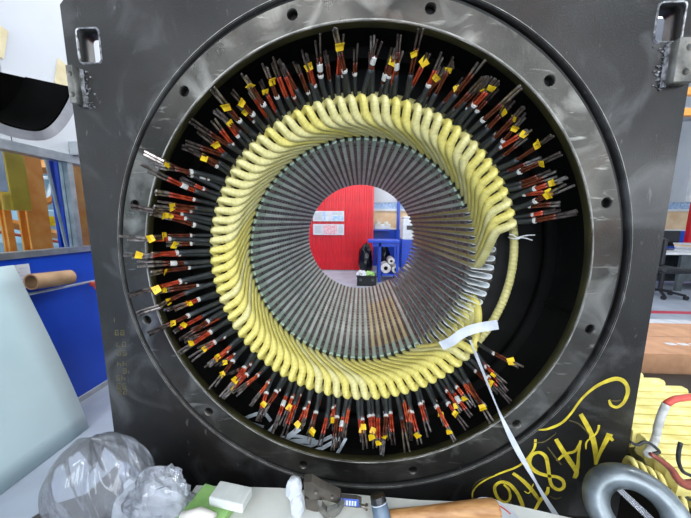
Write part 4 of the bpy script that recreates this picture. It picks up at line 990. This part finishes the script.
for i, (y, z, x) in enumerate(rows):
    spare(y, z, x, '%s spare yellow coil from the front of the stack right of housing' % ORD[i], .0163, .036, .002*math.sin(i), x+(1.15 if i < 7 else .46-.055*(i-7)))
for i in range(12):
    y = -.12+.033*i
    spare(y, .4075, SX0+.01, '%s coil from the front in bottom layer of the spare coil stack' % ORD[i], .0155, .022)
# coil noses at the front of the stack
for i in range(6):
    px = 633+i*9; py = 463+i*5.0
    c = atY(px, py, -.085-.002*i); t = thing('spare_coil_nose', c-Vector((0, 0, .05)), '%s upright yellow coil nose from the left above lifting eye' % ORD[i], 'coil', 'upright noses of spare coils')
    P = smooth_path([c+Vector((.016, .035, -.05)), c+Vector((.008, .022, -.012)), c+Vector((0, .003, .006)), c+Vector((-.004, -.010, .002)), c+Vector((0, -.016, -.02)), c+Vector((.006, -.02, -.05))], 20)
    part('nose_loop', MB().tube(P, (.007, .010), 8, ref=(1, 0, 0)), M['coilspare'], t, smooth=True)
    part('black_lead', MB().tube([c+Vector((.010, .0, -.015)), c+Vector((.018, -.02, -.018)), c+Vector((.028, -.028, -.022))], .003, 6), M['sleeve'], t)
# bent sleeve lead: white then brown
T8 = lambda pts: [(600+x/3.7, 300+y/3.7) for x, y in pts]
P = [atY(*q, -.12) for q in T8([(205, 515), (214, 470), (228, 425), (245, 385)])]
t = thing('bent_lead', P[0], 'bent lead in white and brown sleeving over the spare coils', 'lead')
part('white_sleeve', MB().tube(smooth_path([atY(648, 454, -.20)]+P, 20), .0085, 8), M['band'], t, smooth=True)
P2 = [atY(*q, -.12) for q in T8([(245, 385), (275, 368), (310, 362), (345, 358), (400, 350)])]
part('brown_sleeve', MB().tube(smooth_path(P2, 14), .008, 8), M['rust'], t, smooth=True)
U = lambda pts, Y: [atY(610+x/5.89, 430+y/5.89, Y) for x, y in pts]
t = thing('brown_lead', U([(235, 140)], -.2)[0], 'brown sleeved lead crossing the coil noses above lifting eye', 'lead')
part('thin_end', MB().tube(smooth_path(U([(120, 70), (160, 88), (215, 70), (290, 125), (240, 142)], -.20), 20), .0035, 6), M['sleeve'], t, smooth=True)
part('sleeve', MB().tube(smooth_path(U([(240, 142), (300, 180), (360, 230), (400, 290), (440, 320), (500, 322)], -.21), 24), [.005+.0065*i/24 for i in range(25)], 8), M['brown'], t, smooth=True)
solo('black_lead_wire', MB().tube(smooth_path(U([(416, 75), (404, 130), (405, 190), (430, 245), (490, 275)], -.2), 18), .0042, 6), M['sleeve'], 'black bent wire standing above the spare coils at right edge', 'wire', smooth=True)
# cardboard box behind the coils
a = atY(655, 331, .72); cbx = thing('cardboard_box', (1.95, .85, 0), 'brown cardboard box behind the spare yellow coils', 'box')
bx0, bx1, by0, by1, bz = 1.56, 2.5, .66, 1.15, .475
part('side_panel', MB().bbox((bx0, by0, 0), (bx1, by0+.006, bz)), M['card'], cbx); part('side_panel', MB().bbox((bx0, by1-.006, 0), (bx1, by1, bz)), M['card'], cbx)
part('side_panel', MB().bbox((bx0, by0+.006, 0), (bx0+.006, by1-.006, bz)), M['card'], cbx); part('side_panel', MB().bbox((bx1-.006, by0+.006, 0), (bx1, by1-.006, bz)), M['card'], cbx)
part('top_flap', MB().bbox((bx0, by0, bz), (bx1, (by0+by1)/2-.002, bz+.006)), M['card'], cbx); part('top_flap', MB().bbox((bx0, (by0+by1)/2+.002, bz), (bx1, by1, bz+.006)), M['card'], cbx)
for i in range(3): part('printed_mark', MB().bbox((bx0+.3+.07*i, by0+.12, bz+.006), (bx0+.35+.07*i, by0+.15, bz+.0068)), M['ink_grey'], cbx)
